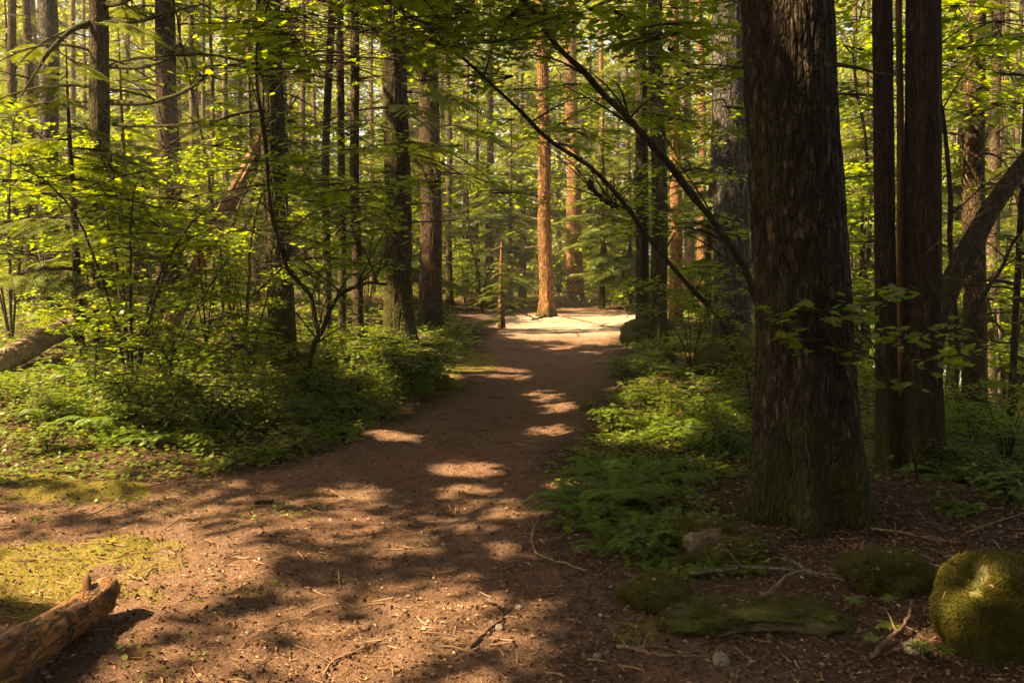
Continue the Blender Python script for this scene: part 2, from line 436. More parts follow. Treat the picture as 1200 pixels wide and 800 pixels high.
def rockmoss_mat():
    m, nt, pb, out = nodes('moss_over_stone')
    v = objco(nt); n = noise(nt, v, 5, 6, .7)
    g = nt.nodes.new('ShaderNodeNewGeometry'); sx = nt.nodes.new('ShaderNodeSeparateXYZ'); nt.links.new(g.outputs['Normal'], sx.inputs[0])
    f = attr(nt, 'rnd')
    rock = ramp(nt, noise(nt, v, 14, 6, .7), [(.3, (.08, .055, .035)), (.75, (.34, .24, .15))])
    moss = ramp(nt, noise(nt, v, 60, 3), [(.3, (.025, .030, .004)), (.7, (.09, .09, .010))])
    k = ramp(nt, math_(nt, 'ADD', f, math_(nt, 'MULTIPLY', math_(nt, 'SUBTRACT', n, .5), .9)), [(.42, (0, 0, 0)), (.56, (1, 1, 1))])
    nt.links.new(mixc(nt, k, moss, rock), pb.inputs['Base Color']); pb.inputs['Roughness'].default_value = .95
    nt.links.new(bump(nt, noise(nt, v, 40, 5, .7), .02), pb.inputs['Normal'])
    return m
M_ROCKMOSS = rockmoss_mat()

def ground_mat():
    m, nt, pb, out = nodes('forest_floor')
    v = objco(nt)
    pa, mo = attr(nt, 'path'), attr(nt, 'moss')
    n1 = noise(nt, v, 1.3, 5, .6); n2 = noise(nt, v, 16, 6, .75); n3 = noise(nt, v, 90, 3, .7)
    dirt = ramp(nt, n2, [(.26, (.060, .030, .020)), (.47, (.155, .082, .054)), (.62, (.225, .130, .090)), (.80, (.33, .22, .16))])
    dirt = mixc(nt, ramp(nt, n1, [(.35, (0, 0, 0)), (.65, (.55, .55, .55))]), dirt, (.21, .140, .105))
    dirt = mixc(nt, .55, dirt, ramp(nt, n3, [(.3, (.045, .022, .013)), (.62, (.25, .145, .098)), (.78, (.42, .29, .21))]))
    dirt = mixc(nt, ramp(nt, noise(nt, v, 2.3, 6, .72), [(.5, (0, 0, 0)), (.66, (.75, .75, .75))]), dirt, ramp(nt, n3, [(.3, (.035, .018, .010)), (.7, (.17, .095, .055))]))
    lit = ramp(nt, n2, [(.3, (.018, .011, .006)), (.55, (.070, .038, .022)), (.78, (.16, .095, .058))])
    mos = ramp(nt, n3, [(.3, (.06, .055, .008)), (.7, (.30, .25, .04))])
    c = mixc(nt, pa, lit, dirt)
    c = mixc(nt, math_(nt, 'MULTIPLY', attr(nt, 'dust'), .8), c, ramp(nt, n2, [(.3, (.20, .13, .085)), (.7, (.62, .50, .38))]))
    mk = ramp(nt, math_(nt, 'ADD', mo, math_(nt, 'MULTIPLY', math_(nt, 'SUBTRACT', n2, .5), 1.1)), [(.4, (0, 0, 0)), (.75, (.85, .85, .85))])
    c = mixc(nt, mk, c, mos)
    nt.links.new(c, pb.inputs['Base Color']); pb.inputs['Roughness'].default_value = .95; pb.inputs['Specular IOR Level'].default_value = .1
    h = math_(nt, 'ADD', n2, math_(nt, 'MULTIPLY', n3, .45))
    nt.links.new(bump(nt, h, .05), pb.inputs['Normal'])
    return m
M_GROUND = ground_mat()
m, nt, pb, out = nodes('river_water')
pb.inputs['Base Color'].default_value = (.30, .34, .33, 1); pb.inputs['Roughness'].default_value = .12
nt.links.new(ramp(nt, noise(nt, objco(nt, (1, 2.5, 1)), 1.2, 6, .7), [(.42, (.12, .16, .14)), (.56, (.75, .78, .78))]), pb.inputs['Base Color'])
nt.links.new(bump(nt, noise(nt, objco(nt), 3, 4), .15), pb.inputs['Normal'])
M_WATER = m

# ------------------------------------------------------------------ tagging
def tag(o, label=None, cat=None, group=None, kind=None):
    if label: o['label'] = label
    if cat: o['category'] = cat
    if group: o['group'] = group
    if kind: o['kind'] = kind
    return o
def empty(name, loc, rz=0):
    o = bpy.data.objects.new(name, None); COL.objects.link(o); o.location = loc; o.rotation_euler = (0, 0, rz)
    o.empty_display_size = .2
    return o
KIDS = {}
def copy_thing(o, loc, rz, sc=1.0):
    c = o.copy(); COL.objects.link(c); c.location = loc; c.rotation_euler = (0, 0, rz); c.scale = (sc, sc, sc)
    for ch in [q for q in o.children]:
        d = ch.copy(); COL.objects.link(d); d.parent = c
    return c

# ------------------------------------------------------------------ ground, river
def axis(lo, hi, a, b, fine, grow):
    v = [a]
    while v[-1] < b: v.append(v[-1] + fine)
    st = fine
    while v[-1] < hi: st *= grow; v.append(v[-1] + st)
    u = [a]; st = fine
    while u[-1] > lo: st *= grow; u.append(u[-1] - st)
    return np.array(u[:0:-1] + v)
xs = axis(-320, 320, -3.4, 3.6, .028, 1.045)
ys = axis(-20, 420, 2.9, 7.6, .028, 1.022)
X, Y = np.meshgrid(xs, ys)
Z = H(X, Y)
nx, ny = len(xs), len(ys)
g = Acc()
i = np.arange(ny - 1)[:, None] * nx; j = np.arange(nx - 1)[None]
g.add(np.stack([X, Y, Z], -1).reshape(-1, 3), np.stack([i + j, i + j + 1, i + nx + j + 1, i + nx + j], -1).reshape(-1, 4), 4)
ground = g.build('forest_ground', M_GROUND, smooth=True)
tag(ground, kind='structure')
pd = pathd(X, Y) + 0.25 * fbm(X * 1.7, Y * 1.7, 0, 41, 4)
pathv = sm(-.25, .25, pd)
pathv = np.maximum(pathv, .45 * sm(6.4, 5.0, Y) * sm(-.5, 0, pd + 1.0))
px_, py_ = pix(X, Y, 0.0)
mossv = np.zeros_like(X)
for cx, cy_, rx, ry in [(60, 672, 150, 52), (150, 640, 90, 24), (480, 440, 90, 30), (60, 570, 130, 14), (540, 425, 50, 18), (730, 740, 60, 18)]:
    mossv = np.maximum(mossv, sm(1.5, .4, ((px_ - cx) / rx) ** 2 + ((py_ - cy_) / ry) ** 2))
mossv *= sm(2.9, 3.2, Y) * (py_ < 1200) * (.35 + .65 * sm(-.35, .25, fbm(X * 3.2, Y * 3.2, 0, 49, 4)))
mossv = np.maximum(mossv, .45 * sm(-.2, -1.5, pd) * sm(-.2, .5, fbm(X * .8, Y * .8, 0, 44, 3)))
dustv = pathv * sm(18, 23, Y) * sm(31, 27, Y) * sm(-1.2, .6, X + .3 * fbm(X, Y, 0, 48, 3))  # paler ground colour over the far clearing
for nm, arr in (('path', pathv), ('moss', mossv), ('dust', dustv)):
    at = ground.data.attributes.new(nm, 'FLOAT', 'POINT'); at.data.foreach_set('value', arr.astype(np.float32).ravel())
r_ = Acc()
r_.add([(9, 2, -4.15), (70, 2, -4.15), (70, 300, -4.15), (9, 300, -4.15)], [[0, 1, 2, 3]], 4)
tag(r_.build('river', M_WATER), kind='structure')

# ------------------------------------------------------------------ tree trunks
TREES = []        # (empty, x, y)
def trunk_acc(H_, r0, lean=(0, 0), wob=.05, flare=1.0, lobes=5, nseg=28, nring=70, rough=.04, seed=0, flh=.45, ridge=0.0, ridgef=14, sink=.35, top=.35):
    t = np.linspace(0, 1, nring) ** 1.7
    z = -sink + t * (H_ + sink)
    th = np.linspace(0, 2 * np.pi, nseg, endpoint=False)
    Zg, Tg = np.meshgrid(z, th, indexing='ij')
    zz = np.maximum(Zg, 0)
    rr = r0 * (1 - (1 - top) * zz / H_)
    lob = .55 + .45 * np.cos(lobes * Tg + 1.7 * seed + .8 * np.sin(2 * Tg + seed))
    rr = rr + r0 * flare * (.35 + .9 * lob ** 1.5) * np.exp(-np.maximum(Zg, -.1) / flh) * .6
    cx_, sy_ = np.cos(Tg), np.sin(Tg)
    rr = rr * (1 + rough * fbm(cx_ * 1.6 + seed, sy_ * 1.6, Zg * .5, seed, 3) * 2)
    if ridge:
        a = fbm(cx_ * ridgef / 3 + 5, sy_ * ridgef / 3, Zg * 3.0, seed + 3, 3)
        b = fbm(cx_ * ridgef + 5, sy_ * ridgef, Zg * 9, seed + 7, 2)
        rr = rr - ridge * (np.clip(.22 - np.abs(a), 0, 1) * 3.2 + np.clip(.2 - np.abs(b), 0, 1) * 2.2) + ridge * .5 * b
    ax = lean[0] * Zg + wob * vn(Zg * .35, seed * 3.1, 0, seed) * sm(0, 2.5, zz)
    ay = lean[1] * Zg + wob * vn(Zg * .35, seed * 5.3 + 9, 0, seed) * sm(0, 2.5, zz)
    V = np.stack([ax + rr * cx_, ay + rr * sy_, Zg], -1)
    A = Acc()
    i = np.arange(nring - 1)[:, None] * nseg; j = np.arange(nseg)[None]
    A.add(V.reshape(-1, 3), np.stack([i + j, i + (j + 1) % nseg, i + nseg + (j + 1) % nseg, i + nseg + j], -1).reshape(-1, 4), 4)
    A.add(V[-1], np.arange(nseg)[None], nseg)
    return A
def axis_at(z, lean, wob, seed):
    k = float(sm(0, 2.5, z))
    return np.array([lean[0] * z + wob * float(vn(z * .35, seed * 3.1, 0, seed)) * k, lean[1] * z + wob * float(vn(z * .35, seed * 5.3 + 9, 0, seed)) * k, z])

def branch(parent, p0, az, L, droop=0.1, up=.0, r=.03, mat=None, subs=5, seed=0, arch=0.0):
    rg = random.Random(seed)
    pts = [np.array(p0)]
    n = 7; d = np.array([math.cos(az), math.sin(az), up])
    for k in range(1, n):
        t = k / (n - 1)
        d2 = d + np.array([rg.uniform(-.2, .2), rg.uniform(-.2, .2), -droop * t * 1.5 + arch * (1 - 2 * t) + rg.uniform(-.1, .1)])
        pts.append(pts[-1] + d2 / np.linalg.norm(d2) * L / (n - 1))
    A = Acc(); P = spline(pts, 16)
    tube(A, P, np.linspace(r, r * .25, 16), 6)
    for _ in range(subs):
        t = rg.uniform(.3, .95); q = P[int(t * 15)]
        a2 = az + rg.choice((-1, 1)) * rg.uniform(.4, 1.1); l2 = L * rg.uniform(.12, .3)
        e = q + np.array([math.cos(a2), math.sin(a2), rg.uniform(-.3, .35)]) * l2
        mpt = (q + e) / 2 + np.array([0, 0, rg.uniform(-.06, .06)]) * l2
        tube(A, spline([q, mpt, e], 6), np.linspace(r * .4, r * .1, 6), 4)
    return A.build('branch', mat or B_TWIG, parent, smooth=True)

def tree(label, px, py=None, d=None, wpx=20, topx=None, mat=None, height=20, flare=.7, nbranch=0, bz=(2.0, 8.0), bl=(.6, 1.6), seed=None,
         name='conifer_tree', group=None, ridge=0.0, nseg=28, nring=70, bmat=None, wob=.05, lobes=5, flh=.4, cat='tree', crown=True, rough=.04):
    seed = seed if seed is not None else len(TREES) + 1
    if py is not None and d is None:
        b = G(px, py)
    elif py is not None:
        b = W(px, py, d); b[2] = float(H(b[0], b[1]))
    else:
        b = W(px, 330, d); b[2] = float(H(b[0], b[1]))
    dd = b[1]
    r0 = wpx / 2 * dd / F_PX
    lean = (0, 0)
    if topx is not None:
        tp = W(topx, 0, dd); lean = ((tp[0] - b[0]) / (tp[2] - b[2]), 0)
    e = empty(name, b)
    tag(e, label, cat, group)
    trunk_acc(height, r0, lean, wob, flare, lobes, nseg, nring, rough, seed, flh, ridge).build('trunk', mat or B_BROWN, e, smooth=True)
    rg = random.Random(seed * 77)
    for k in range(nbranch):
        z = rg.uniform(*bz); az = rg.uniform(0, 2 * math.pi)
        p = axis_at(z, lean, wob, seed)
        branch(e, p + np.array([math.cos(az), math.sin(az), 0]) * r0 * .6, az, rg.uniform(*bl), rg.uniform(0, .5), rg.uniform(-.15, .35), rg.uniform(.008, .02) * (1 + dd / 40), bmat or B_TWIG, rg.randint(2, 5), seed * 100 + k)
    if crown: TREES.append([e, b[0], b[1], []])
    return e, b, lean, wob, seed, r0

# --- right side
big = tree('massive nearest conifer with furrowed reddish bark and mossy foot at the right of the path', 948, 600, wpx=112, topx=928, mat=B_BIG, height=24, flare=.8, ridge=.013, nseg=420, nring=620, seed=3, flh=.55, lobes=6, rough=.035)
tree('dark reddish trunk just right of the massive trunk, left one of a close pair', 1040, 548, wpx=25, topx=1034, mat=B_CEDAR, height=22, flare=.6, ridge=.006, nseg=120, nring=200, seed=5)
tree('wide dark cedar trunk, right one of the close pair beside the massive trunk', 1080, 552, wpx=42, topx=1083, mat=B_CEDAR, height=23, flare=.75, ridge=.008, nseg=160, nring=260, seed=6, flh=.5)
e = tree('bare orange-brown splintered snag squeezed between the close pair of dark trunks', 1058, 545, wpx=11, topx=1052, mat=M_SNAG, height=7, flare=.2, ridge=.006, nseg=60, nring=160, seed=8, crown=False, name='bare_snag', cat='snag', nbranch=0)
tree('greyish slender trunk standing alone near the right edge', 1140, 512, d=10.5, wpx=27, topx=1146, mat=B_BROWN, height=20, flare=.3, nbranch=9, bz=(1, 6), seed=9, nseg=48, nring=120, ridge=.004)
tree('thin pinkish trunk just right of the greyish slender trunk', 1160, 500, d=13.5, wpx=14, topx=1168, mat=B_PALE, height=18, flare=.3, nbranch=6, seed=10)
tree('thin red-brown sapling stem at the far right edge', 1184, 505, d=9.5, wpx=8, topx=1208, mat=B_CEDAR, height=9, flare=.2, nbranch=8, bz=(.3, 4), seed=11, name='sapling')
tree('red pole-like sapling stem in the right-hand thicket by the river', 1152, 505, d=11.5, wpx=6, topx=1150, mat=B_CEDAR, height=8, flare=.2, nbranch=6, bz=(.3, 4), seed=12, name='sapling')
tree('hair-thin sapling stem between the two red stems at the right', 1172, 505, d=14, wpx=5, topx=1176, mat=B_PALE, height=8, flare=.2, nbranch=5, bz=(.3, 4), seed=13, name='sapling')
tree('thick grey furrowed trunk standing close behind the massive trunk', 858, 430, wpx=44, topx=852, mat=B_GREY, height=24, flare=.55, ridge=.012, nseg=140, nring=240, nbranch=7, bz=(2.5, 6), bl=(.8, 2), seed=14)
tree('dark trunk at the right edge of the path, left stem of a twin', 753, 402, wpx=16, topx=751, mat=B_DARK, height=23, flare=.7, nbranch=5, seed=15, nseg=40, nring=100)
tree('dark trunk at the right edge of the path, right stem of a twin', 771, 404, wpx=20, topx=769, mat=B_DARK, height=23, flare=.8, nbranch=6, seed=16, nseg=40, nring=100)
tree('sunlit orange trunk just right of the dark twin trunks', 792, 378, wpx=15, topx=790, mat=B_RED, height=22, flare=.4, nbranch=3, seed=17)
tree('pale brown trunk farther back, second to the right of the dark twin trunks', 808, 366, wpx=13, topx=803, mat=B_PALE, height=22, flare=.4, nbranch=3, seed=18)
tree('dim orange trunk seen close beside the left edge of the thick grey trunk', 824, 362, wpx=12, topx=820, mat=B_RED, height=22, flare=.4, nbranch=3, seed=19)
# --- centre
lone = tree('lone brightly sunlit orange trunk at the end of the path', 642, 371, wpx=17, topx=634, mat=B_RED, height=24, flare=.95, nbranch=16, bz=(2, 9), bl=(.5, 1.6), seed=20, nseg=80, nring=200, ridge=.022, bmat=M_STICK)
tree('straight orange trunk in half shade behind the lone sunlit one', 674, 352, wpx=19, topx=668, mat=B_RED, height=24, flare=.6, nbranch=8, bz=(3, 11), bl=(.8, 2), seed=21, nseg=40, nring=100)
tree('short broken stub of a dead young tree left of the lone sunlit trunk', 587, 384, wpx=8, topx=588, mat=B_RED, height=2.2, flare=.5, nbranch=6, bz=(.9, 2.1), bl=(.25, .7), seed=22, crown=False, name='dead_stub', cat='dead tree', bmat=M_STICK)
tree('far dark trunk deep in the shade behind the dead stub', 574, 350, wpx=10, mat=B_DARK, height=20, seed=23, nbranch=4)
tree('straight broad trunk on the left verge, right one of the two by the path', 505, 384, wpx=27, topx=500, mat=B_BROWN, height=24, flare=.5, ridge=.012, nseg=90, nring=200, nbranch=8, bz=(2, 7), seed=24)
tree('thick dark trunk on the left verge with a sunlit mossy left root', 468, 406, wpx=34, topx=458, mat=B_DARK, height=24, flare=.75, ridge=.012, nseg=110, nring=220, nbranch=9, bz=(1.5, 6.5), seed=25)
tree('thin upright trunk just right of the broad left verge trunk', 527, 356, wpx=8, mat=B_BROWN, height=20, seed=26, nbranch=4)
# --- left
tree('slim trunk left of the thick dark verge trunk', 420, 402, wpx=12, topx=416, mat=B_BROWN, height=20, flare=.5, nbranch=7, seed=27)
tree('dark slim trunk, right stem of a forked-looking pair left of the verge', 401, 406, wpx=9, topx=397, mat=B_DARK, height=19, flare=.4, nbranch=6, seed=28)
tree('dark slim trunk, left stem of a forked-looking pair left of the verge', 383, 408, wpx=10, topx=386, mat=B_DARK, height=19, flare=.4, nbranch=6, seed=29)
tree('stout dark mossy trunk in the shrubs left of the path', 332, 424, wpx=31, topx=318, mat=B_DARK, height=23, flare=.4, ridge=.01, nseg=100, nring=200, nbranch=14, bz=(1.5, 6), bl=(.7, 2.4), seed=30)
tT = tree('brown trunk with peeling bark rising behind the leaning broken trunk', 198, 372, wpx=27, topx=194, mat=B_BROWN, height=23, flare=.4, ridge=.008, nseg=60, nring=140, nbranch=8, seed=31, d=20)
tU = tree('mossy trunk with long crooked bare limbs in the left part of the wood', 124, 400, d=14, wpx=25, topx=118, mat=B_DARK, height=23, flare=.4, ridge=.008, nseg=70, nring=150, nbranch=4, seed=32)
tree('broad grey-brown trunk, third trunk from the left edge', 60, 380, d=19, wpx=24, topx=54, mat=B_GREY, height=23, flare=.3, nbranch=6, seed=33, nseg=50, nring=120, ridge=.006)
tree('slim brown trunk, second trunk from the left edge', 36, 380, d=23, wpx=11, topx=31, mat=B_BROWN, height=22, flare=.3, nbranch=6, seed=34)
tree('slim brown trunk, first trunk at the left edge', 18, 380, d=22, wpx=11, topx=15, mat=B_BROWN, height=22, flare=.3, nbranch=6, seed=35)
for px_t, w_t, d_t, lb in [(227, 9, 28, 'slender upright trunk right of the peeling brown trunk, thickest of its row'), (240, 6, 33, 'slender trunk, second in the row right of the peeling brown trunk'),
                       (249, 5, 25, 'thin dark pole trunk in the middle of the row of slender trunks at left'), (266, 8, 30, 'slender brown trunk near the top of the leaning broken trunk'),
                       (295, 8, 29, 'slender trunk just left of the stout dark mossy trunk'), (357, 8, 31, 'slender trunk just right of the stout dark mossy trunk'),
                       (212, 6, 36, 'thin far trunk peeping past the peeling brown trunk'), (282, 6, 38, 'faint thin trunk far back left of the stout mossy trunk'), (170, 7, 34, 'thin trunk between the crooked-limbed tree and the peeling trunk'),
                       (88, 8, 33, 'slender far trunk left of the crooked-limbed tree'), (437, 7, 34, 'thin far trunk behind the thick verge trunk, to its left'), (370, 6, 36, 'faint far trunk behind the dark slim pair')]:
    tree(lb, px_t, d=d_t, wpx=w_t, topx=px_t - 3, mat=random.choice((B_BROWN, B_PALE, B_PALE)), height=21, flare=.3, nbranch=7, bz=(1, 10), bl=(.5, 1.8), seed=200 + px_t, group='slender trunks in the left wood', nseg=14, nring=40)
for px_t, w_t, d_t in [(546, 7, 42), (560, 6, 47), (610, 7, 50), (705, 8, 44), (722, 7, 48), (655, 6, 52), (740, 7, 40), (600, 6, 58), (480, 6, 48), (340, 6, 44), (150, 6, 45), (100, 6, 42), (1020, 6, 30), (1005, 7, 26), (1120, 6, 30), (1180, 7, 32), (310, 5, 50), (20, 6, 40), (845, 7, 46), (1195, 7, 24)]:
    tree('slender trunk far back in the sunlit wood', px_t, d=d_t, wpx=w_t, topx=px_t + random.uniform(-8, 5), mat=random.choice((B_PALE, B_PALE, B_BROWN, B_RED)), height=22, flare=.3, nbranch=5, bz=(1, 14), bl=(.8, 2.2), seed=400 + px_t, group='slender trunks far back', nseg=12, nring=36)

# --- long crooked limbs of the mossy tree at the left (a part each), traced through the air beside its trunk
def limb(parent, pts, r, mat=B_MOSSY, subs=6, seed=1, name='branch', n=26, taper=.25):
    o = np.array(parent.location); P = spline([W(*q) for q in pts], n) - o
    A = Acc(); tube(A, P, np.linspace(r, r * taper, n), 8)
    rg = random.Random(seed)
    for _ in range(subs):
        q = P[int(rg.uniform(.2, .95) * (n - 1))]
        e = q + np.array([rg.uniform(-1, 1), rg.uniform(-1, 1), rg.uniform(-.4, .7)]) * rg.uniform(.15, .5)
        tube(A, spline([q, (q + e) / 2 + np.array([0, 0, rg.uniform(-.08, .08)]), e], 6), np.linspace(r * .35, r * .1, 6), 4)
    return A.build(name, mat, parent, smooth=True)
U_ = tU[0]
limb(U_, [(112, 25, 14), (85, 35, 13.6), (60, 58, 13.2), (45, 80, 13), (25, 112, 12.6)], .05, seed=1)
limb(U_, [(128, 24, 14), (165, 24, 13.6), (200, 14, 13.3), (235, 6, 13)], .05, seed=2)
limb(U_, [(126, 5, 14), (140, 4, 13.5), (160, -3, 13)], .06, seed=3)
limb(U_, [(130, 120, 14), (170, 121, 13.6), (210, 110, 13.3), (235, 95, 13), (250, 80, 13)], .045, seed=4)
limb(U_, [(130, 78, 14), (165, 79, 13.5), (195, 70, 13.2), (216, 58, 13)], .04, seed=5)
limb(U_, [(132, 146, 14), (180, 148, 13.6), (220, 145, 13.3), (250, 134, 13)], .03, seed=6)
limb(U_, [(130, 195, 14), (160, 198, 13.6), (172, 250, 13.3)], .03, seed=7)
limb(U_, [(108, 78, 14), (90, 74, 13.6), (68, 60, 13.4)], .03, seed=8)
G_ = [t for t in TREES if 'grey furrowed' in t[0]['label']][0][0]
limb(G_, [(840, 205, 13), (815, 198, 12), (790, 205, 11.5), (775, 215, 11)], .035, seed=9)
limb(G_, [(840, 82, 13), (815, 80, 12.6), (780, 70, 12.2), (745, 55, 12)], .02, B_TWIG, seed=10)
Bg = big[0]
limb(Bg, [(975, 75, 5.9), (1005, 80, 6.1), (1035, 87, 6.3), (1050, 85, 6.4)], .016, B_MOSSY, 3, seed=11)
limb(Bg, [(870, 80, 5.9), (835, 76, 6.3), (800, 77, 6.8)], .008, B_TWIG, 3, seed=12)

# dead trunk strip snag, leaning broken trunk, leaning mossy limb tree
def leaning(name, label, cat, pts, r0, r1, mat, n=40, seg=40, ridge=.01, extra=None):
    P = np.array([W(*q) if len(q) == 3 else q for q in pts]); base = P[0].copy()
    e = empty(name, base); tag(e, label, cat)
    Q = spline(P - base, n); A = Acc(); tube(A, Q, np.linspace(r0, r1, n), seg)
    V = A.V[0].reshape(n, seg, 3); c = V.mean(1, keepdims=True); dirv = V - c
    nz = fbm(np.arange(seg)[None, :] * .6 + 0 * V[..., 0], np.arange(n)[:, None] * .10, 0, 7, 3)
    A.V[0] = (c + dirv * (1 + ridge / r0 * 4 * nz[..., None])).reshape(-1, 3).astype(np.float32)
    A.build('trunk', mat, e, smooth=True)
    return e
lb_ = G(205, 378); lb_ = W(200, 372, 15.2)
leaning('fallen_tree', 'broken trunk leaning diagonally with raw orange wood, propped in the left wood', 'fallen tree', [(196, 385, 15.5), (228, 322, 15.8), (262, 250, 16.2), (305, 170, 16.6), (322, 130, 16.9)], .15, .11, M_RAW)
lm = leaning('leaning_mossy_tree', 'mossy dark trunk leaning out to the right edge from beside the cedar pair', 'tree', [(1078, 545, 7.0), (1086, 430, 7.2), (1104, 358, 7.4), (1135, 292, 7.6), (1168, 235, 7.8), (1215, 175, 8.0), (1290, 100, 8.2)], .10, .065, B_DARK, ridge=.006)

# fallen log at left, peeled log in the foreground
def log(name, label, a, b, r0, r1, mat, seed=0, n=60, seg=48, bump_=.05):
    a, b = np.asarray(a, float), np.asarray(b, float); e = empty(name, a); tag(e, label, 'log')
    P = spline([(0, 0, 0), (b - a) * .5 + np.array([0, 0, .01]), b - a], n); A = Acc()
    tube(A, P, np.linspace(r0, r1, n), seg, cap=False)
    V = A.V[0].reshape(n, seg, 3); c = V.mean(1, keepdims=True); dv = V - c
    tt = np.linspace(0, 2 * np.pi, seg, endpoint=False)[None, :]
    s_ = np.linspace(0, np.linalg.norm(b - a), n)[:, None]
    nz = fbm(np.cos(tt) * 2 + seed, np.sin(tt) * 2, s_ * 4, seed, 4) * bump_ * 1.6 + bump_ * .8 * np.sign(fbm(np.cos(tt) * 1.4, np.sin(tt) * 1.4 + 4, s_ * 3, seed + 5, 3) - .05)
    endr = np.ones((n, 1)); endr[0] = .72; endr[1] = .9; endr[2] = .98; endr[-1] = .8; endr[-2] = .95
    V = c + dv * ((1 + nz) * endr)[..., None]
    A.V[0] = V.reshape(-1, 3).astype(np.float32)
    for k, dirn in ((0, -1), (n - 1, 1)):
        A.add(V[k], np.arange(seg)[None], seg)
    A.build('trunk', mat, e, smooth=True)
    return e
a_ = G(122, 724); b_ = G(-62, 862)
a_[2] = float(H(a_[0], a_[1])) + .085; b_[2] = float(H(b_[0], b_[1])) + .10
pl = log('peeled_log', 'short peeled orange-brown log with a stub, lying at the lower left corner', a_, b_, .078, .105, M_WOOD, 3, bump_=.075)
A = Acc()                                # its stub branch and its rounded knot
o = np.array([0, 0, 0.0]); dirl = (b_ - a_) / np.linalg.norm(b_ - a_)
tube(A, spline([dirl * .13 + np.array([0, 0, .03]), dirl * .11 + np.array([-.015, 0, .10]), dirl * .075 + np.array([-.03, .0, .14])], 8), [.034, .028, .022, .02, .019, .018, .013, .004], 9)
A.build('branch_stub', M_SNAG, pl, smooth=True)
A = Acc(); tube(A, spline([dirl * .10 + np.array([.0, 0, .02]), dirl * .0 + np.array([.02, .0, .045]), dirl * -.045 + np.array([.03, .01, .05])], 8), [.070, .072, .070, .066, .06, .05, .035, .012], 16)
A.build('knot', M_WOOD, pl, smooth=True)
a_ = W(-30, 455, 10.5); b_ = W(85, 388, 14.0); a_[2] = H(a_[0], a_[1]) + .12; b_[2] = H(b_[0], b_[1]) + .16
a_ = W(-25, 440, 9.5); b_ = W(100, 372, 12.0)
log('fallen_log', 'long fallen log with flaking pale bark at the left edge among shrubs', a_, b_, .145, .12, M_WEATH, 9)

# ------------------------------------------------------------------ maple foliage
def carve(P, keep=.03):
    """Sun flecks: leaves whose shadow would land in an opening are mostly missing."""
    g_ = P - SUN[None] * (P[:, 2:3] / SUN[2])
    return rng.uniform(0, 1, len(P)) > np.clip(openness(g_[:, 0], g_[:, 1]) * 1.2, 0, 1) * (1 - keep)

def layer(LA, TA, c, r, az=None, n_tw=6, size=.08, T=MAPLE, tilt=(0, 0), spread=2.0, cv=False, shade=None):
    az = rng.uniform(0, 2 * np.pi) if az is None else az
    P, Fd = [], []
    for k in range(n_tw):
        a = az + spread * ((k + .5) / n_tw - .5) + rng.normal(0, .12)
        L = r * rng.uniform(.7, 1.1); n = 7
        t = np.linspace(0, 1, n)[:, None]
        d = np.array([math.cos(a), math.sin(a), 0])
        bend = np.array([-d[1], d[0], 0]) * rng.normal(0, .15) * L
        q = np.asarray(c) + d * L * t + bend * t * t + np.array([0, 0, 1]) * ((tilt[0] * d[0] + tilt[1] * d[1]) * L * t - .12 * L * t * t)
        if TA is not None: tube(TA, q, np.linspace(.004, .0015, n) * (1 + r), 3, cap=False)
        m = max(4, int(L / (size * .55)))
        tt = rng.uniform(.15, 1.0, m) ** .8
        base = np.asarray(c) + d * L * tt[:, None] + bend * (tt ** 2)[:, None] + np.array([0, 0, 1]) * ((tilt[0] * d[0] + tilt[1] * d[1]) * L * tt - .12 * L * tt * tt)[:, None]
        side = np.where(rng.uniform(0, 1, m) < .5, -1, 1)[:, None]
        fd = d * .5 + side * np.array([-d[1], d[0], 0]) * rng.uniform(.3, 1.0, (m, 1)) + np.array([0, 0, -.15])
        fd /= np.linalg.norm(fd, axis=1, keepdims=True)
        base = base + fd * size * rng.uniform(.1, .9, (m, 1)); base[:, 2] += rng.normal(0, .02 + size * .2, m)
        P.append(base); Fd.append(fd)
    P, Fd = np.concatenate(P), np.concatenate(Fd)
    if cv:
        k_ = carve(P); P, Fd = P[k_], Fd[k_]
    m = len(P)
    if m == 0: return
    LA.scatter(T, P, frames(Fd, rand_nrm(m, .28)), rng.uniform(.65, 1.15, m) * size, rng.uniform(0, .93, m) ** 1.0 + (rng.uniform(0, 1, m) < .012) * .07)

def world_layers(parent, boxes, size=.085, T=MAPLE, mat=None, part='crown', cv=True, r=(.35, .8), n_tw=6):
    """Leaf layers hung through the air between depths; boxes: (px0, px1, py0, py1, d0, d1, count)."""
    LA, TA = Acc(), Acc()
    for (x0, x1, y0, y1, d0, d1, cnt) in boxes:
        for _ in range(cnt):
            d = rng.uniform(d0, d1)
            c = W(rng.uniform(x0, x1), rng.uniform(y0, y1), d)
            layer(LA, TA, c, rng.uniform(*r) * 1.0, n_tw=n_tw, size=size, T=T, cv=cv, tilt=(rng.normal(0, .15), rng.normal(0, .15)), spread=rng.uniform(1.4, 4))
    loc = np.array(parent.location)
    LA.build(part, mat or M_MAPLE, parent, loc=loc)
    tag(TA.build('twigs', B_TWIG, parent, loc=loc), kind='stuff')

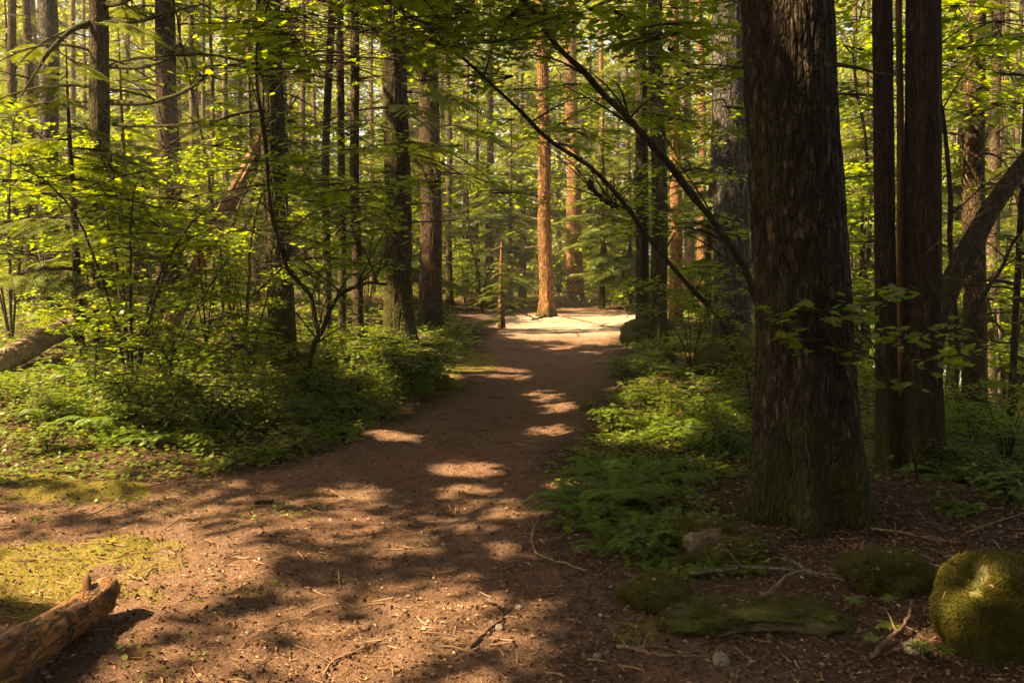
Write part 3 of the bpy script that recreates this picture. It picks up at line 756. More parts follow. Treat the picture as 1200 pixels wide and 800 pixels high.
# arching vine maples at the right of the path, their stems sweeping up over it
def arch(name, label, stems, boxes, r=.05, size=.085, cat='vine maple', rr=(.35, .8)):
    rr0 = rr
    base = W(*stems[0][0]); base[2] = float(H(base[0], base[1]))
    e = empty(name, base); tag(e, label, cat)
    for k, st in enumerate(stems):
        P = [W(*q) for q in st]
        if k == 0 and P[0][2] > base[2]: P = [base] + P
        P = spline(P, 40) - base
        kk = np.arange(40); P = P + .022 * np.stack([vn(kk * .45, k, 1, 5), vn(kk * .45, k, 2, 6), vn(kk * .45, k, 3, 7)], 1) * min(1, r / .03)
        rr = r * (.8 if k else 1.0)
        A = Acc(); tube(A, P, np.linspace(rr, rr * .35, 40) * (1 + .22 * vn(kk * .8, k, 4, 8)), 9)
        rg = random.Random(k + len(label))
        for _ in range(15):
            i0 = rg.randint(6, 38); q = P[i0]
            e2 = q + np.array([rg.uniform(-1, 1), rg.uniform(-.7, .7), rg.uniform(.1, .8)]) * rg.uniform(.4, 1.2)
            tube(A, spline([q, q * .5 + e2 * .5 + np.array([0, 0, rg.uniform(.02, .15)]), e2], 8), np.linspace(rr * .3, rr * .07, 8), 5)
        A.build('stem', B_DARK, e, smooth=True)
    world_layers(e, boxes, size, r=rr0)
    return e
arch('vine_maple', 'vine maple with the thick stem arching up leftward across the top of the view',
     [[(905, 470, 11.5), (895, 380, 11), (873, 318, 10.5), (835, 260, 10), (790, 200, 9.4), (740, 145, 8.9), (690, 90, 8.4), (650, 48, 8), (612, -5, 7.6), (560, -90, 7.2)]],
     [(540, 900, -60, 60, 7, 10, 46), (640, 900, 60, 160, 9, 12, 22), (730, 880, 150, 330, 10, 13, 18)], .05)
arch('vine_maple', 'vine maple with the thinner mossy stem bowed low over the right of the path',
     [[(868, 440, 11.8), (848, 380, 11.2), (805, 335, 10.6), (765, 285, 10), (740, 250, 9.6), (700, 205, 9.2), (640, 160, 8.8), (590, 110, 8.5), (545, 68, 8.2), (515, 48, 8), (440, 20, 7.8)],
      [(690, 212, 9.2), (705, 235, 9.6), (725, 245, 9.8)]],
     [(400, 640, -60, 40, 7, 9.5, 40), (440, 620, 30, 110, 8, 10, 18), (560, 720, 90, 240, 9.5, 12, 12)], .034)
arch('vine_maple', 'vine maple overhanging the top of the view left of centre with broad bright leaves',
     [[(350, 470, 9.5), (372, 400, 9.3), (395, 350, 9.2), (432, 330, 9.0), (452, 332, 8.9)],
      [(372, 400, 9.3), (366, 350, 9.4), (330, 300, 9.2), (310, 180, 8.8), (300, 60, 8.2), (330, -40, 7.8)]],
     [(260, 520, -70, 45, 6.2, 9, 60), (300, 420, 30, 95, 7.5, 9, 22), (230, 440, 140, 330, 9, 12, 34)], .035)
arch('vine_maple', 'vine maple holding a leafy spray in front of the massive trunk',
     [[(1075, 560, 6.2), (1062, 500, 5.9), (1040, 430, 5.6), (1000, 380, 5.3), (955, 365, 5.1)], [(1040, 430, 5.6), (1010, 415, 5.3), (960, 410, 5.1)], [(1050, 460, 5.8), (1070, 390, 5.8), (1095, 340, 5.8)]],
     [(960, 1075, 335, 370, 5.0, 5.5, 5), (935, 1000, 395, 410, 5.0, 5.3, 2), (1050, 1105, 330, 430, 5.6, 6.4, 3), (1000, 1050, 430, 460, 5.3, 6, 1)], .010, .085, rr=(.18, .40))
arch('vine_maple', 'vine maple filling the dim upper right corner with layered leaves',
     [[(1125, 530, 9), (1120, 400, 8.8), (1110, 200, 8.4), (1090, 20, 8), (1060, -60, 7.8)], [(1120, 400, 8.8), (1180, 300, 8.6), (1230, 200, 8.4)]],
     [(985, 1240, -60, 130, 7.5, 12, 62), (985, 1230, 130, 420, 9.5, 14, 55)], .03, .085)

arch('vine_maple', 'vine maple with many layers of sunlit leaves in front of the crooked-limbed tree',
     [[(150, 420, 11.5), (146, 350, 11.3), (140, 250, 11), (128, 180, 10.8)], [(150, 400, 11.4), (120, 350, 11.2), (108, 310, 11)], [(150, 420, 11.5), (190, 340, 11), (215, 290, 10.6)]],
     [(40, 270, 220, 370, 9.5, 13, 46), (-60, 120, 170, 300, 10, 13, 26)], .025, .085)
arch('vine_maple', 'slender dark-stemmed vine maple forking low in the left undergrowth',
     [[(202, 465, 8.6), (201, 425, 8.6), (214, 395, 8.5), (235, 355, 8.4), (252, 325, 8.3)], [(201, 425, 8.6), (185, 400, 8.5), (176, 380, 8.5)]],
     [(130, 300, 365, 420, 7.8, 9, 8), (60, 200, 405, 440, 7.5, 8.5, 5)], .014, .075)
arch('vine_maple', 'vine maple spreading level leaf layers across the stout dark mossy trunk',
     [[(292, 430, 11), (290, 350, 10.9), (300, 250, 10.6), (335, 180, 10.2)], [(290, 350, 10.9), (350, 300, 10.6), (400, 270, 10.4)]],
     [(300, 430, 130, 320, 9.5, 12.5, 22), (420, 560, 150, 260, 11, 14, 14)], .022, .08)
arch('vine_maple', 'vine maple with glowing yellow-green leaves at the back right of the clearing',
     [[(722, 352, 33), (716, 320, 33), (705, 270, 32.5), (690, 215, 32)], [(722, 352, 33), (735, 300, 33), (742, 250, 32.5)]],
     [(655, 765, 150, 345, 31, 36, 80), (600, 700, 90, 200, 30, 36, 36)], .05, .15, rr=(.6, 1.5))
arch('vine_maple', 'vine maple with sunlit leaves behind the dead stub and the broad verge trunk',
     [[(565, 356, 30), (560, 320, 30), (550, 270, 29.5), (548, 200, 29)], [(565, 356, 30), (575, 300, 30), (585, 260, 29.5)]],
     [(520, 630, 120, 330, 28, 34, 60), (380, 520, 60, 300, 26, 34, 46)], .05, .14, rr=(.6, 1.4))
arch('vine_maple', 'tall thin maple weaving leaves high between the trunks at the upper left',
     [[(262, 395, 19), (258, 300, 19), (240, 180, 18.5), (215, 60, 18), (200, -20, 17.5)], [(258, 300, 19), (300, 200, 18.5), (350, 110, 18)]],
     [(-30, 520, -30, 230, 16, 24, 120)], .04, .11, rr=(.5, 1.1))
arch('vine_maple', 'tall thin maple weaving leaves high between the trunks at the upper right',
     [[(1010, 440, 15), (1008, 300, 15), (1015, 180, 14.6), (1000, 60, 14.2), (1020, -20, 14)], [(1008, 300, 15), (1040, 220, 15), (1110, 150, 15)]],
     [(975, 1230, -30, 440, 15, 24, 90)], .035, .10, rr=(.5, 1.0))
# ------------------------------------------------------------------ vine maple shrubs, instanced kinds
def make_shrub(seed, h=2.6, spread=1.6, nst=5, size=.075, T=MAPLE, nl=16, tl=6, mat=None):
    global rng
    keep = rng; rng = np.random.default_rng(seed)
    e = empty('vine_maple', (0, 0, 0)); LA, TA = Acc(), Acc()
    for k in range(nst):
        a = 2 * np.pi * k / nst + rng.uniform(-.4, .4); L = spread * rng.uniform(.5, 1); hh = h * rng.uniform(.6, 1)
        d = np.array([math.cos(a), math.sin(a), 0])
        SA = Acc()
        P = spline([(0, 0, -.1), d * L * .18 + np.array([0, 0, hh * .45]), d * L * .5 + np.array([0, 0, hh * .85]), d * L + np.array([0, 0, hh])], 18)
        P += rng.normal(0, .012 * min(1, h), P.shape) * np.linspace(0, 1, 18)[:, None]
        tube(SA, P, np.linspace(.018, .005, 18) * min(1, .25 + h / 2), 6); SA.build('stem', B_TWIG, e, smooth=True)
        for _ in range(nl // nst + 2):
            i0 = rng.integers(5, 18)
            layer(LA, TA, P[i0] + rng.normal(0, .08, 3) * min(1, h), rng.uniform(.3, .62) * min(1, .15 + h * .75), n_tw=tl, size=size, T=T, tilt=(rng.normal(0, .12), rng.normal(0, .12)), spread=rng.uniform(1.5, 5))
    tag(TA.build('twigs', B_TWIG, e), kind='stuff'); LA.build('foliage', mat or M_MAPLE, e)
    rng = keep
    return e
HERB = None
SHK = [make_shrub(1, 2.7, 1.5, 5, .075, MAPLE, 22), make_shrub(2, 1.7, 1.2, 6, .07, MAPLE, 22), make_shrub(3, 3.6, 1.9, 6, .085, LOBE5, 34),
       make_shrub(4, .70, .7, 8, .055, OVAL, 44, 5, M_COVER), make_shrub(5, 4.6, 2.4, 7, .10, LOBE5, 44),
       make_shrub(6, .32, .30, 6, .085, MAPLE, 8, 3), make_shrub(7, .45, .35, 6, .10, OVAL, 10, 4, M_COVER)]
used = [False] * len(SHK)
def shrub(kind, px, d, label, sc=1.0, name=None, cat='shrub', group=None, dz=0):
    x, y, _ = W(px, 330, d); z = float(H(x, y)) - .03 + dz
    rz = random.uniform(0, 6.28)
    if not used[kind]:
        o = SHK[kind]; o.location = (x, y, z); o.rotation_euler = (0, 0, rz); o.scale = (sc,) * 3; used[kind] = True
    else: o = copy_thing(SHK[kind], (x, y, z), rz, sc)
    if name: o.name = name
    tag(o, label, cat, group or 'leafy shrubs of the understorey')
SH = [
 (0, 150, 9.2, 'vine maple shrub over the sunlit edge of the left undergrowth', 1.0), (1, 205, 8.4, 'dark-stemmed low maple shrub front of the left undergrowth', .5),
 (0, 105, 9.0, 'leafy shrub in front of the fallen log at the left edge', .45), (2, 110, 12.5, 'tall bright shrub beside the foot of the crooked-limbed tree', .9),
 (2, 10, 13.5, 'tall bright shrub at the left edge beyond the fallen log', 1.0), (2, 240, 13, 'tall shrub hiding the foot of the leaning broken trunk', .6),
 (0, 290, 10.8, 'shrub in shade just left of the stout mossy trunk', .6), (1, 345, 9.6, 'low dark shrub in front of the stout mossy trunk', .45),
 (1, 410, 11, 'low maple shrub right of the stout mossy trunk', .45), (4, 60, 17, 'big bright maple shrub behind the left edge trunks', 1.0),
 (4, 180, 18, 'big bright maple shrub in front of the peeling brown trunk', .9), (4, 270, 20, 'big maple shrub between the leaning trunk and the stout mossy trunk', .9),
 (2, 375, 19, 'shrub behind the dark slim trunk pair', .8), (4, 430, 24, 'sunlit shrub seen past the left side of the thick verge trunk', .75), (4, -20, 20, 'big shrub cut by the left edge of the view', 1.0),
 (2, 545, 33, 'sunlit shrub behind the clearing, left of the dead stub', .8), (4, 590, 38, 'shaded shrub behind the clearing and the dead stub', .8),
 (4, 705, 38, 'bright shrub behind the clearing right of the orange trunks', .7), (4, 730, 34, 'bright shrub at the right end of the clearing', .6), (2, 655, 42, 'low bright shrub between the two central orange trunks', .7),
 (2, 820, 18, 'sunlit shrub between the orange trunks and the thick grey trunk', .55), (0, 812, 12.8, 'shrub by the left foot of the thick grey trunk', .55), (0, 885, 9.5, 'shrub tucked behind the left edge of the massive trunk', .5),
 (2, 1010, 14, 'shrub seen in the gap right of the massive trunk', 1.0), (4, 1120, 18, 'large shrub on the river bank behind the greyish slender trunk', .6), (2, 1190, 12, 'shrub at the right edge above the river bank', .8),
 (4, 1010, 24, 'far shrub on the river bank in the gap behind the massive trunk', 1.0), (1, 1150, 7.8, 'low leafy shrub in shade at the foot of the right edge stems', .4), (1, 1190, 7.0, 'low leafy shrub at the right edge behind the boulder', .4),
 (4, 330, 27, 'far bright shrub behind the stout mossy trunk', .9), (4, 130, 26, 'far bright shrub behind the crooked-limbed tree', 1.0), (4, 500, 31, 'sunlit shrub behind the two verge trunks', .7),
]
for s_ in SH: shrub(*s_)
LOWB = [
 (3, 440, 11.0, 'rounded leafy bush spilling toward the path below the thick verge trunk', 1.0), (3, 475, 10.6, 'sunlit bush at the left path edge, foremost below the verge trunks', 1.0), (3, 500, 11.6, 'sunlit bush at the left path edge, nearest the path', .9),
 (3, 410, 10.0, 'dark bush just left of the sunlit path-edge bushes', .7), (3, 370, 9.3, 'dark bush below the bent bare stem', .65), (3, 455, 12.6, 'bush against the mossy root of the thick verge trunk', .9),
 (3, 530, 18.5, 'low bush right of the broad left verge trunk', .45), (3, 555, 20, 'low bush left of the dead stub', .4), (3, 320, 8.2, 'dark bush at the edge of the trodden ground left of the path', .6),
 (3, 250, 7.9, 'dark bush beside the fern in the left undergrowth', .9), (3, 150, 8.0, 'pale-leaved bush in sun at the front of the left undergrowth', .9), (3, 60, 8.2, 'pale-leaved bush at the front left corner of the undergrowth', .5),
 (3, 760, 9.8, 'low bush in the right verge beyond the sunlit greens', .45), (3, 850, 7.4, 'low bush against the left foot of the massive trunk', .5), (3, 735, 12.5, 'low bush on the right verge below the dark twin trunks', .55),
 (3, 820, 8.8, 'low bush in the right verge left of the massive trunk', .5), (3, 790, 14.5, 'low bush on the right verge behind the arching stems', .6), (3, 1140, 6.6, 'low shaded bush right of the cedar pair', .45), (3, 1190, 6.2, 'low shaded bush at the right edge above the boulder', .45),
]
HERBS = [(690, 620, 'broad-leaved plant among the ferns, lowest at the path edge'), (760, 655, 'lobed-leaf plant between the fern patch and the mossy hummock'), (735, 545, 'broad-leaved plant just above the fern patch'), (800, 560, 'lobed-leaf plant behind the pale rock'), (850, 560, 'dim broad-leaved plant touching the massive trunk'), (720, 505, 'sunlit lobed-leaf plant in the right verge'), (780, 515, 'sunlit broad-leaved plant in the middle of the right verge'),
         (835, 530, 'lobed-leaf plant in the shaded part of the right verge'), (690, 480, 'small lobed-leaf plant at the right path edge past the sunlit greens'), (350, 530, 'lobed-leaf plant sticking out onto the bare ground at the left'), (300, 540, 'broad-leaved plant at the dark front edge of the left undergrowth'), (240, 530, 'lobed-leaf plant left of the dark front edge'), (400, 515, 'broad-leaved plant at the path side of the dark undergrowth'), (450, 490, 'lobed-leaf plant below the sunlit path-edge bushes'),
         (140, 520, 'pale sunlit lobed-leaf plant at the front left'), (60, 530, 'sunlit broad-leaved plant near the left edge'), (520, 455, 'lobed-leaf plant on the mossy verge nearest the path at left'), (370, 500, 'tall broad-leaved plant in deep shade under the bent stem'), (1120, 600, 'dim broad-leaved plant behind the big boulder'), (1180, 590, 'dim lobed-leaf plant at the right edge in shade')]
for i_, (px_t, py_t, lb) in enumerate(HERBS):
    p = G(px_t, py_t); shrub(5 + i_ % 2, 600 + (p[0] / p[1]) * 1043, p[1], lb, random.uniform(.45, .75) * (.75 if i_ < 5 else 1), 'leafy_plant', 'plant', 'broad-leaved plants of the verges')
for k, px_t, d_t, lb, sc in LOWB: shrub(k, px_t, d_t, lb, sc, 'low_bush', 'bush', 'low bushes beside the path')

# ------------------------------------------------------------------ young hemlocks
def bough(LA, TA, p0, az, L, T, z_drop=.25, wd=1.0, org=None):
    d = np.array([math.cos(az), math.sin(az), 0]); n = 8
    t = np.linspace(0, 1, n)[:, None]
    q = np.asarray(p0) + d * L * t + np.array([0, 0, 1]) * (.12 * L * t - (z_drop + .12) * L * t * t)
    if TA is not None: tube(TA, q, np.linspace(.012, .003, n) * (.5 + L), 4, cap=False)
    m = max(3, int(L / .16)); tt = np.linspace(.12, .95, m)
    if org is not None:
        B_ = np.asarray(p0) + d * L * tt[:, None]
        tt = tt[carve(B_ + np.asarray(org))]; m = len(tt)
        if m == 0: return
    base = np.asarray(p0) + d * L * tt[:, None] + np.array([0, 0, 1]) * (.12 * L * tt - (z_drop + .12) * L * tt * tt)[:, None]
    for s_ in (-1, 1):
        sd_ = np.array([-d[1], d[0], 0]) * s_
        fd = d * .9 + sd_ * rng.uniform(.6, 1.1, (m, 1)) + np.array([0, 0, -.25])
        S = (L * .48 * (1.05 - tt) ** .7 + .12) * rng.uniform(.75, 1.15, m) * wd
        LA.scatter(T, base + rng.normal(0, .01, base.shape), frames(fd, rand_nrm(m, .22)), S, rng.uniform(0, .9, m))
    LA.scatter(T, base[-1:], frames(d[None] + [0, 0, -.3], rand_nrm(1, .2)), [L * .3 + .1], [.6])
def make_hemlock(seed, h, R0, zlow=.6, T=SPRAY, n=34):
    global rng
    keep = rng; rng = np.random.default_rng(seed)
    e = empty('young_hemlock', (0, 0, 0)); LA, TA = Acc(), Acc()
    A = trunk_acc(h, .022 * h * .6 + .01, (0, 0), .05, .3, 4, 10, 24, .04, seed, .2, top=.1); A.build('trunk', B_BROWN, e, smooth=True)
    for k in range(n):
        z = zlow + (h - zlow) * ((k + rng.uniform(0, 1)) / n); L = R0 * (1 - (z / h) ** 1.4) ** .8 * rng.uniform(.35, 1.2) + .1
        if rng.uniform() < .2: continue
        bough(LA, TA, (0, 0, z), rng.uniform(0, 6.28), L, T, rng.uniform(.05, .4))
    tag(TA.build('boughs', B_TWIG, e), kind='stuff'); LA.build('foliage', M_HEM, e)
    rng = keep
    return e
HK = [make_hemlock(21, 3.4, 1.3, .4, SPRAY, 30), make_hemlock(22, 9.5, 2.4, 1.2, SPRAY_LO, 60), make_hemlock(23, 14, 3.0, 2.5, SPRAY_LO, 75)]
hused = [False] * 3
for kind, px_t, d_t, lb, sc in [
 (0, 90, 11.5, 'young hemlock with pale drooping sprays beside the crooked-limbed tree', 1.2), (1, 150, 15.5, 'taller hemlock with silvery sprays behind the crooked-limbed tree', .55),
 (1, 20, 24, 'hemlock behind the first trunks at the left edge', .9), (2, 235, 36, 'tall hemlock far back behind the row of slender trunks', 1.0), (1, 340, 24, 'hemlock behind the stout mossy trunk', .8),
 (1, 400, 29, 'hemlock behind the dark slim pair', .9), (2, 470, 36, 'tall hemlock behind the thick verge trunk', .9), (0, 588, 22.2, 'small drooping hemlock top growing by the dead stub', .55),
 (1, 560, 36, 'shaded hemlock left of the lone sunlit trunk', .9), (2, 612, 42, 'tall bright hemlock behind the lone sunlit trunk', 1.0), (1, 706, 32, 'bright yellow-green hemlock right of the orange trunks', .8), (2, 745, 38, 'tall hemlock behind the dark twin trunks', 1.0),
 (2, 690, 52, 'very tall far hemlock between the orange trunks and the twin', 1.2), (1, 830, 22, 'hemlock boughs behind the thick grey trunk', .7), (1, 1015, 17, 'hemlock in the gap between the massive trunk and the cedar pair', .8),
 (2, 1120, 22, 'tall dim hemlock behind the cedar pair', .9), (1, 1200, 18, 'hemlock above the river bank at the right edge', .9), (2, 1180, 34, 'tall far hemlock across the river', 1.0), (2, 60, 40, 'tall far hemlock behind the left edge trunks', 1.1), (2, 300, 46, 'tall far hemlock behind the leaning trunk', 1.1),
 (2, 520, 50, 'tall far hemlock left of the clearing', 1.1), (2, 880, 40, 'tall far hemlock hidden mostly by the massive trunk', 1.0), (2, 1020, 38, 'tall far hemlock in the gap right of the massive trunk', 1.0)]:
    x, y, _ = W(px_t, 330, d_t); loc = (x, y, float(H(x, y)) - .05); rz = random.uniform(0, 6.28)
    if not hused[kind]:
        o = HK[kind]; o.location = loc; o.rotation_euler = (0, 0, rz); o.scale = (sc,) * 3; hused[kind] = True
    else: o = copy_thing(HK[kind], loc, rz, sc)
    tag(o, lb, 'hemlock', 'hemlocks of the understorey')

for kind, x, y, sc in [(2, -3, -6, 1), (2, 2, -7, 1.1), (1, 5, -4, 1), (2, 8, -1, 1), (1, 7, 3, .8), (2, -8, -5, 1), (1, -6, -3, .9), (2, 12, 3, 1.1), (1, -1, -10, 1.2), (2, 4, -12, 1.2), (2, -13, -3, 1), (2, -6, -12, 1.2), (2, 11, -7, 1.2), (1, 2.5, -4.5, .8)]:
    o = copy_thing(HK[kind], (x, y, float(H(x, y)) - .05), random.uniform(0, 6.28), sc)
    tag(o, 'hemlock standing in the wood behind the viewpoint', 'hemlock', 'hemlocks behind the viewpoint')
for kind, px_t, d_t, lb, sc in [(0, 598, 34, 'dark dense hemlock closing the shade left of the lone sunlit trunk', 2.2), (0, 738, 33, 'dense bright hemlock at the back right of the clearing', 1.9), (0, 705, 46, 'dense hemlock well behind the half-shaded orange trunk', 2.4), (0, 545, 40, 'dense hemlock far behind the broad verge trunk', 2.6),
                                (0, 470, 30, 'dense hemlock in the wood behind the thick verge trunk', 2.2), (0, 300, 26, 'dense hemlock behind the gap left of the stout mossy trunk', 2.2), (0, 160, 30, 'dense hemlock far back past the peeling brown trunk', 2.6), (0, 30, 30, 'dense hemlock far back at the left edge', 2.6), (0, 1035, 26, 'dense hemlock across the dip right of the massive trunk', 2.6), (0, 1190, 26, 'dense hemlock across the dip at the right edge', 2.6)]:
    x, y, _ = W(px_t, 330, d_t)
    o = copy_thing(HK[kind], (x, y, float(H(x, y)) - .05), random.uniform(0, 6.28), sc); tag(o, lb, 'hemlock', 'hemlocks of the understorey')
# low living boughs on standing trees, in view
def tree_boughs(sub, specs, T=SPRAY_LO):
    t = [q for q in TREES if sub in q[0]['label']][0]; e = t[0]; LA, TA = Acc(), Acc()
    for z, az, L in specs: bough(LA, TA, (0, 0, z), az, L, T, .3, org=np.array(e.location))
    tag(TA.build('boughs', B_TWIG, e), kind='stuff'); LA.build('needles', M_HEM, e)
def rb(n, z0, z1, l0, l1): return [(random.uniform(z0, z1), random.uniform(0, 6.28), random.uniform(l0, l1)) for _ in range(n)]
tree_boughs('broad trunk on the left verge', rb(9, 3.2, 7.5, 1.2, 2.2))
tree_boughs('straight orange trunk in half', rb(22, 5, 14, 1.4, 2.8))
tree_boughs('lone brightly', rb(12, 5.5, 11, 1.0, 2.0))
tree_boughs('crooked-limbed' if False else 'mossy trunk with long', rb(8, 2.2, 6, 1.0, 1.9), SPRAY)
tree_boughs('left stem of a twin', rb(12, 4, 7, 1.2, 2.4))
tree_boughs('peeling bark', rb(10, 2.5, 7.5, 1.2, 2.0))
tree_boughs('thick dark trunk on the left', rb(8, 3, 6.5, 1.2, 2.2))
tree_boughs('greyish slender', rb(12, 2.4, 5.5, .9, 1.8))
tree_boughs('slim brown trunk, second', rb(14, 3, 9, 1.2, 2.0))

# ------------------------------------------------------------------ ferns
def make_fern(seed, n=13, L0=.6, pairs=26):
    global rng
    keep = rng; rng = np.random.default_rng(seed)
    e = empty('fern', (0, 0, 0))
    for k in range(n):
        LA = Acc()
        a = 2 * np.pi * k / n + rng.uniform(-.25, .25); L = L0 * rng.uniform(.7, 1.1); d = np.array([math.cos(a), math.sin(a), 0.]); el = rng.uniform(.5, 1.1)
        t = np.linspace(0, 1, pairs)
        P = d * (L * t)[:, None] * .92 + np.array([0, 0, 1]) * (L * (el * t - .85 * el * t * t))[:, None]
        tube(LA, P, np.linspace(.0035, .001, pairs), 4, .3, cap=False)
        tg = np.gradient(P, axis=0); tg /= np.linalg.norm(tg, axis=1, keepdims=True)
        sdv = np.cross(tg, [0, 0, 1.]); sdv /= np.linalg.norm(sdv, axis=1, keepdims=True)
        ln = L * .17 * np.sin(np.pi * np.clip(t * .93 + .07, 0, 1) ** .75) + .006
        rn = rng.uniform(.1, .9)
        PT = (RH[0] * [.42, 1, 1], RH[1], 4)
        for s_ in (-1, 1):
            fd = sdv * s_ + tg * .35 + np.array([0, 0, -.12])
            LA.scatter(PT, P[2:], frames(fd[2:], np.cross(sdv, tg)[2:] + rng.normal(0, .12, (pairs - 2, 3))), ln[2:] * rng.uniform(.9, 1.1, pairs - 2), np.full(pairs - 2, rn))
        LA.build('frond', M_FERN, e)
    rng = keep
    return e
FK = [make_fern(31, 13, .55, 28), make_fern(32, 9, .38, 22), make_fern(33, 11, .75, 30)]
fused = [False] * 3
FERNS = [
 (0, 690, 600, 'drooping fern at the right path edge, front left of the fern patch', 1), (0, 725, 590, 'fern in the middle of the patch by the pale rock', 1.0), (1, 745, 640, 'small fern at the lower end of the patch left of the pale rock', 1.1),
 (1, 705, 560, 'small fern at the upper end of the patch by the right path edge', 1.1), (0, 770, 570, 'fern behind the pale rock', 1), (1, 780, 625, 'small fern touching the left side of the pale rock', 1), (1, 715, 645, 'small bright fern nearest the curved stick', .9),
 (2, 225, 490, 'large sword fern upright in the shaded left undergrowth', 1.0), (2, 270, 470, 'sword fern right behind the large upright one at left', .9), (0, 320, 480, 'fern in deep shade below the bent bare stem', 1.1), (2, 130, 505, 'sunlit pale sword fern at the front of the left undergrowth', .9),
 (0, 60, 490, 'fern near the fallen log at the left edge', .8), (0, 190, 520, 'fern at the shaded front edge of the left undergrowth', .9), (0, 400, 478, 'fern left of the sunlit bush by the path', 1), (2, 100, 450, 'sword fern between the fallen log and the maple shrub', .9),
 (0, 815, 520, 'fern in the right verge midway to the massive trunk', 1), (1, 770, 500, 'small fern in the sunlit right verge', 1.1), (0, 840, 480, 'fern below the foot of the thick grey trunk', 1), (2, 800, 440, 'sword fern at the left foot of the arching maple stems', .8), (1, 730, 470, 'small fern on the right path edge beyond the sunlit greens', 1),
 (0, 1110, 560, 'fern right of the foot of the cedar pair', .9), (0, 1160, 565, 'fern in shade behind the mossy boulder', .9), (0, 740, 430, 'fern below the dark twin trunks', 1), (0, 530, 395, 'fern at the right foot of the broad left verge trunk', 1), (2, 380, 440, 'sword fern beneath the dark slim pair', .8)]
for kind, px_t, py_t, lb, sc in FERNS:
    p = G(px_t, py_t); loc = (p[0], p[1], float(H(p[0], p[1])) - .01); rz = random.uniform(0, 6.28)
    if not fused[kind]:
        o = FK[kind]; o.location = loc; o.rotation_euler = (0, 0, rz); o.scale = (sc,) * 3; fused[kind] = True
    else: o = copy_thing(FK[kind], loc, rz, sc)
    tag(o, lb, 'fern', 'ferns beside the path')

# ------------------------------------------------------------------ rocks and mossy mounds
def boulder(name, label, c, rx, ry, rz_, seed, moss=.6, tufts=5000, cat='boulder', sink=.3, mat=None, rough=.16, bare=(0, 0, 0), pw=.85):
    n, m = 60, 90
    ph = np.linspace(.001, np.pi - .001, n)[:, None]; th = np.linspace(0, 2 * np.pi, m, endpoint=False)[None]
    D = np.stack([np.sin(ph) * np.cos(th), np.sin(ph) * np.sin(th), np.cos(ph) * np.ones_like(th)], -1)
    k = 1 + rough * fbm(D[..., 0] * 1.3 + seed, D[..., 1] * 1.3, D[..., 2] * 1.3, seed, 4) * 1.8 + .05 * fbm(D[..., 0] * 8, D[..., 1] * 8, D[..., 2] * 8, seed + 2, 3)
    S_ = np.sign(D) * np.abs(D) ** pw
    V = S_ * k[..., None] * np.array([rx, ry, rz_])
    e = empty(name, (c[0], c[1], c[2])); tag(e, label, cat)
    A = Acc(); i = np.arange(n - 1)[:, None] * m; j = np.arange(m)[None]
    bare_f = np.clip((D @ np.array(bare, float)) * 1.0 + (1 - moss) - .3, 0, 1) if any(bare) else np.full(D.shape[:2], (1 - moss) * .8)
    A.add((V + [0, 0, rz_ * (1 - sink) - rz_ * .2]).reshape(-1, 3), np.stack([i + j, i + m + j, i + m + (j + 1) % m, i + (j + 1) % m], -1).reshape(-1, 4), 4, bare_f.ravel())
    A.build('stone', mat or M_ROCKMOSS, e, smooth=True)
    if tufts:
        u = rng.uniform(0, 1, tufts * 3); pi_ = (np.arccos(1 - u * 1.35) / np.pi * (n - 1)).astype(int).clip(0, n - 1); ti = rng.integers(0, m, tufts * 3)
        ti2 = (ti + 1) % m; pi2 = (pi_ + 1).clip(0, n - 1); f1 = rng.uniform(0, 1, (len(u), 1)); f2 = rng.uniform(0, 1, (len(u), 1))
        P = V[pi_, ti] * (1 - f1) * (1 - f2) + V[pi2, ti] * f1 * (1 - f2) + V[pi_, ti2] * (1 - f1) * f2 + V[pi2, ti2] * f1 * f2
        nz = fbm(P[:, 0] * 5 + 3, P[:, 1] * 5, P[:, 2] * 5, seed + 9, 3) * .5 + bare_f[pi_, ti]
        ok = nz < .42
        P = P[ok][:tufts * 2]; N = D[pi_, ti][ok][:tufts * 2]
        fd = N * .7 + rng.normal(0, .45, N.shape) + np.array([0, 0, -.25])
        B = Acc(); TT = (RH[0] * [.35, 1, 1], RH[1], 4)
        B.scatter(TT, P + [0, 0, rz_ * (1 - sink) - rz_ * .2], frames(fd, rng.normal(0, 1, N.shape)), rng.uniform(.008, .022, len(P)), rng.uniform(0, .9, len(P)) * np.clip(.5 + nz[ok][:tufts * 2] + .4, .2, 1))
        B.build('moss', M_MOSS, e)
    return e
def gp(px, py, dz=0):
    p = G(px, py); p[2] = float(H(p[0], p[1])) + dz; return p
p = gp(1204, 786); boulder('mossy_boulder', 'big moss-covered boulder at the lower right corner', p + [.02, .2, 0], .25, .23, .185, 3, .72, 34000, bare=(.2, .0, .5), sink=.08, rough=.2, pw=.72)
p = gp(1050, 695); boulder('mossy_mound', 'low moss-topped stone behind and left of the big boulder', p + [0, .12, 0], .22, .17, .10, 5, .72, 7000, cat='mossy stone', rough=.35)
p = gp(885, 745); boulder('mossy_slab', 'flat moss-covered slab of stone at the bottom right of the path', p + [0, .12, 0], .36, .17, .06, 7, .6, 6000, cat='mossy stone', bare=(0, -.4, -.1), rough=.4)
p = gp(772, 712); boulder('mossy_hummock', 'mossy hummock left of the flat slab under the ferns', p + [0, .1, 0], .17, .15, .06, 9, .66, 5000, cat='mossy stone', rough=.4)
p = gp(835, 650); boulder('pale_rock', 'pale bare rock half hidden in moss and ferns left of the massive trunk', p + [0, .12, 0], .15, .12, .10, 11, .64, 5000, cat='rock', bare=(-.2, -.5, .25), rough=.4, pw=.6)
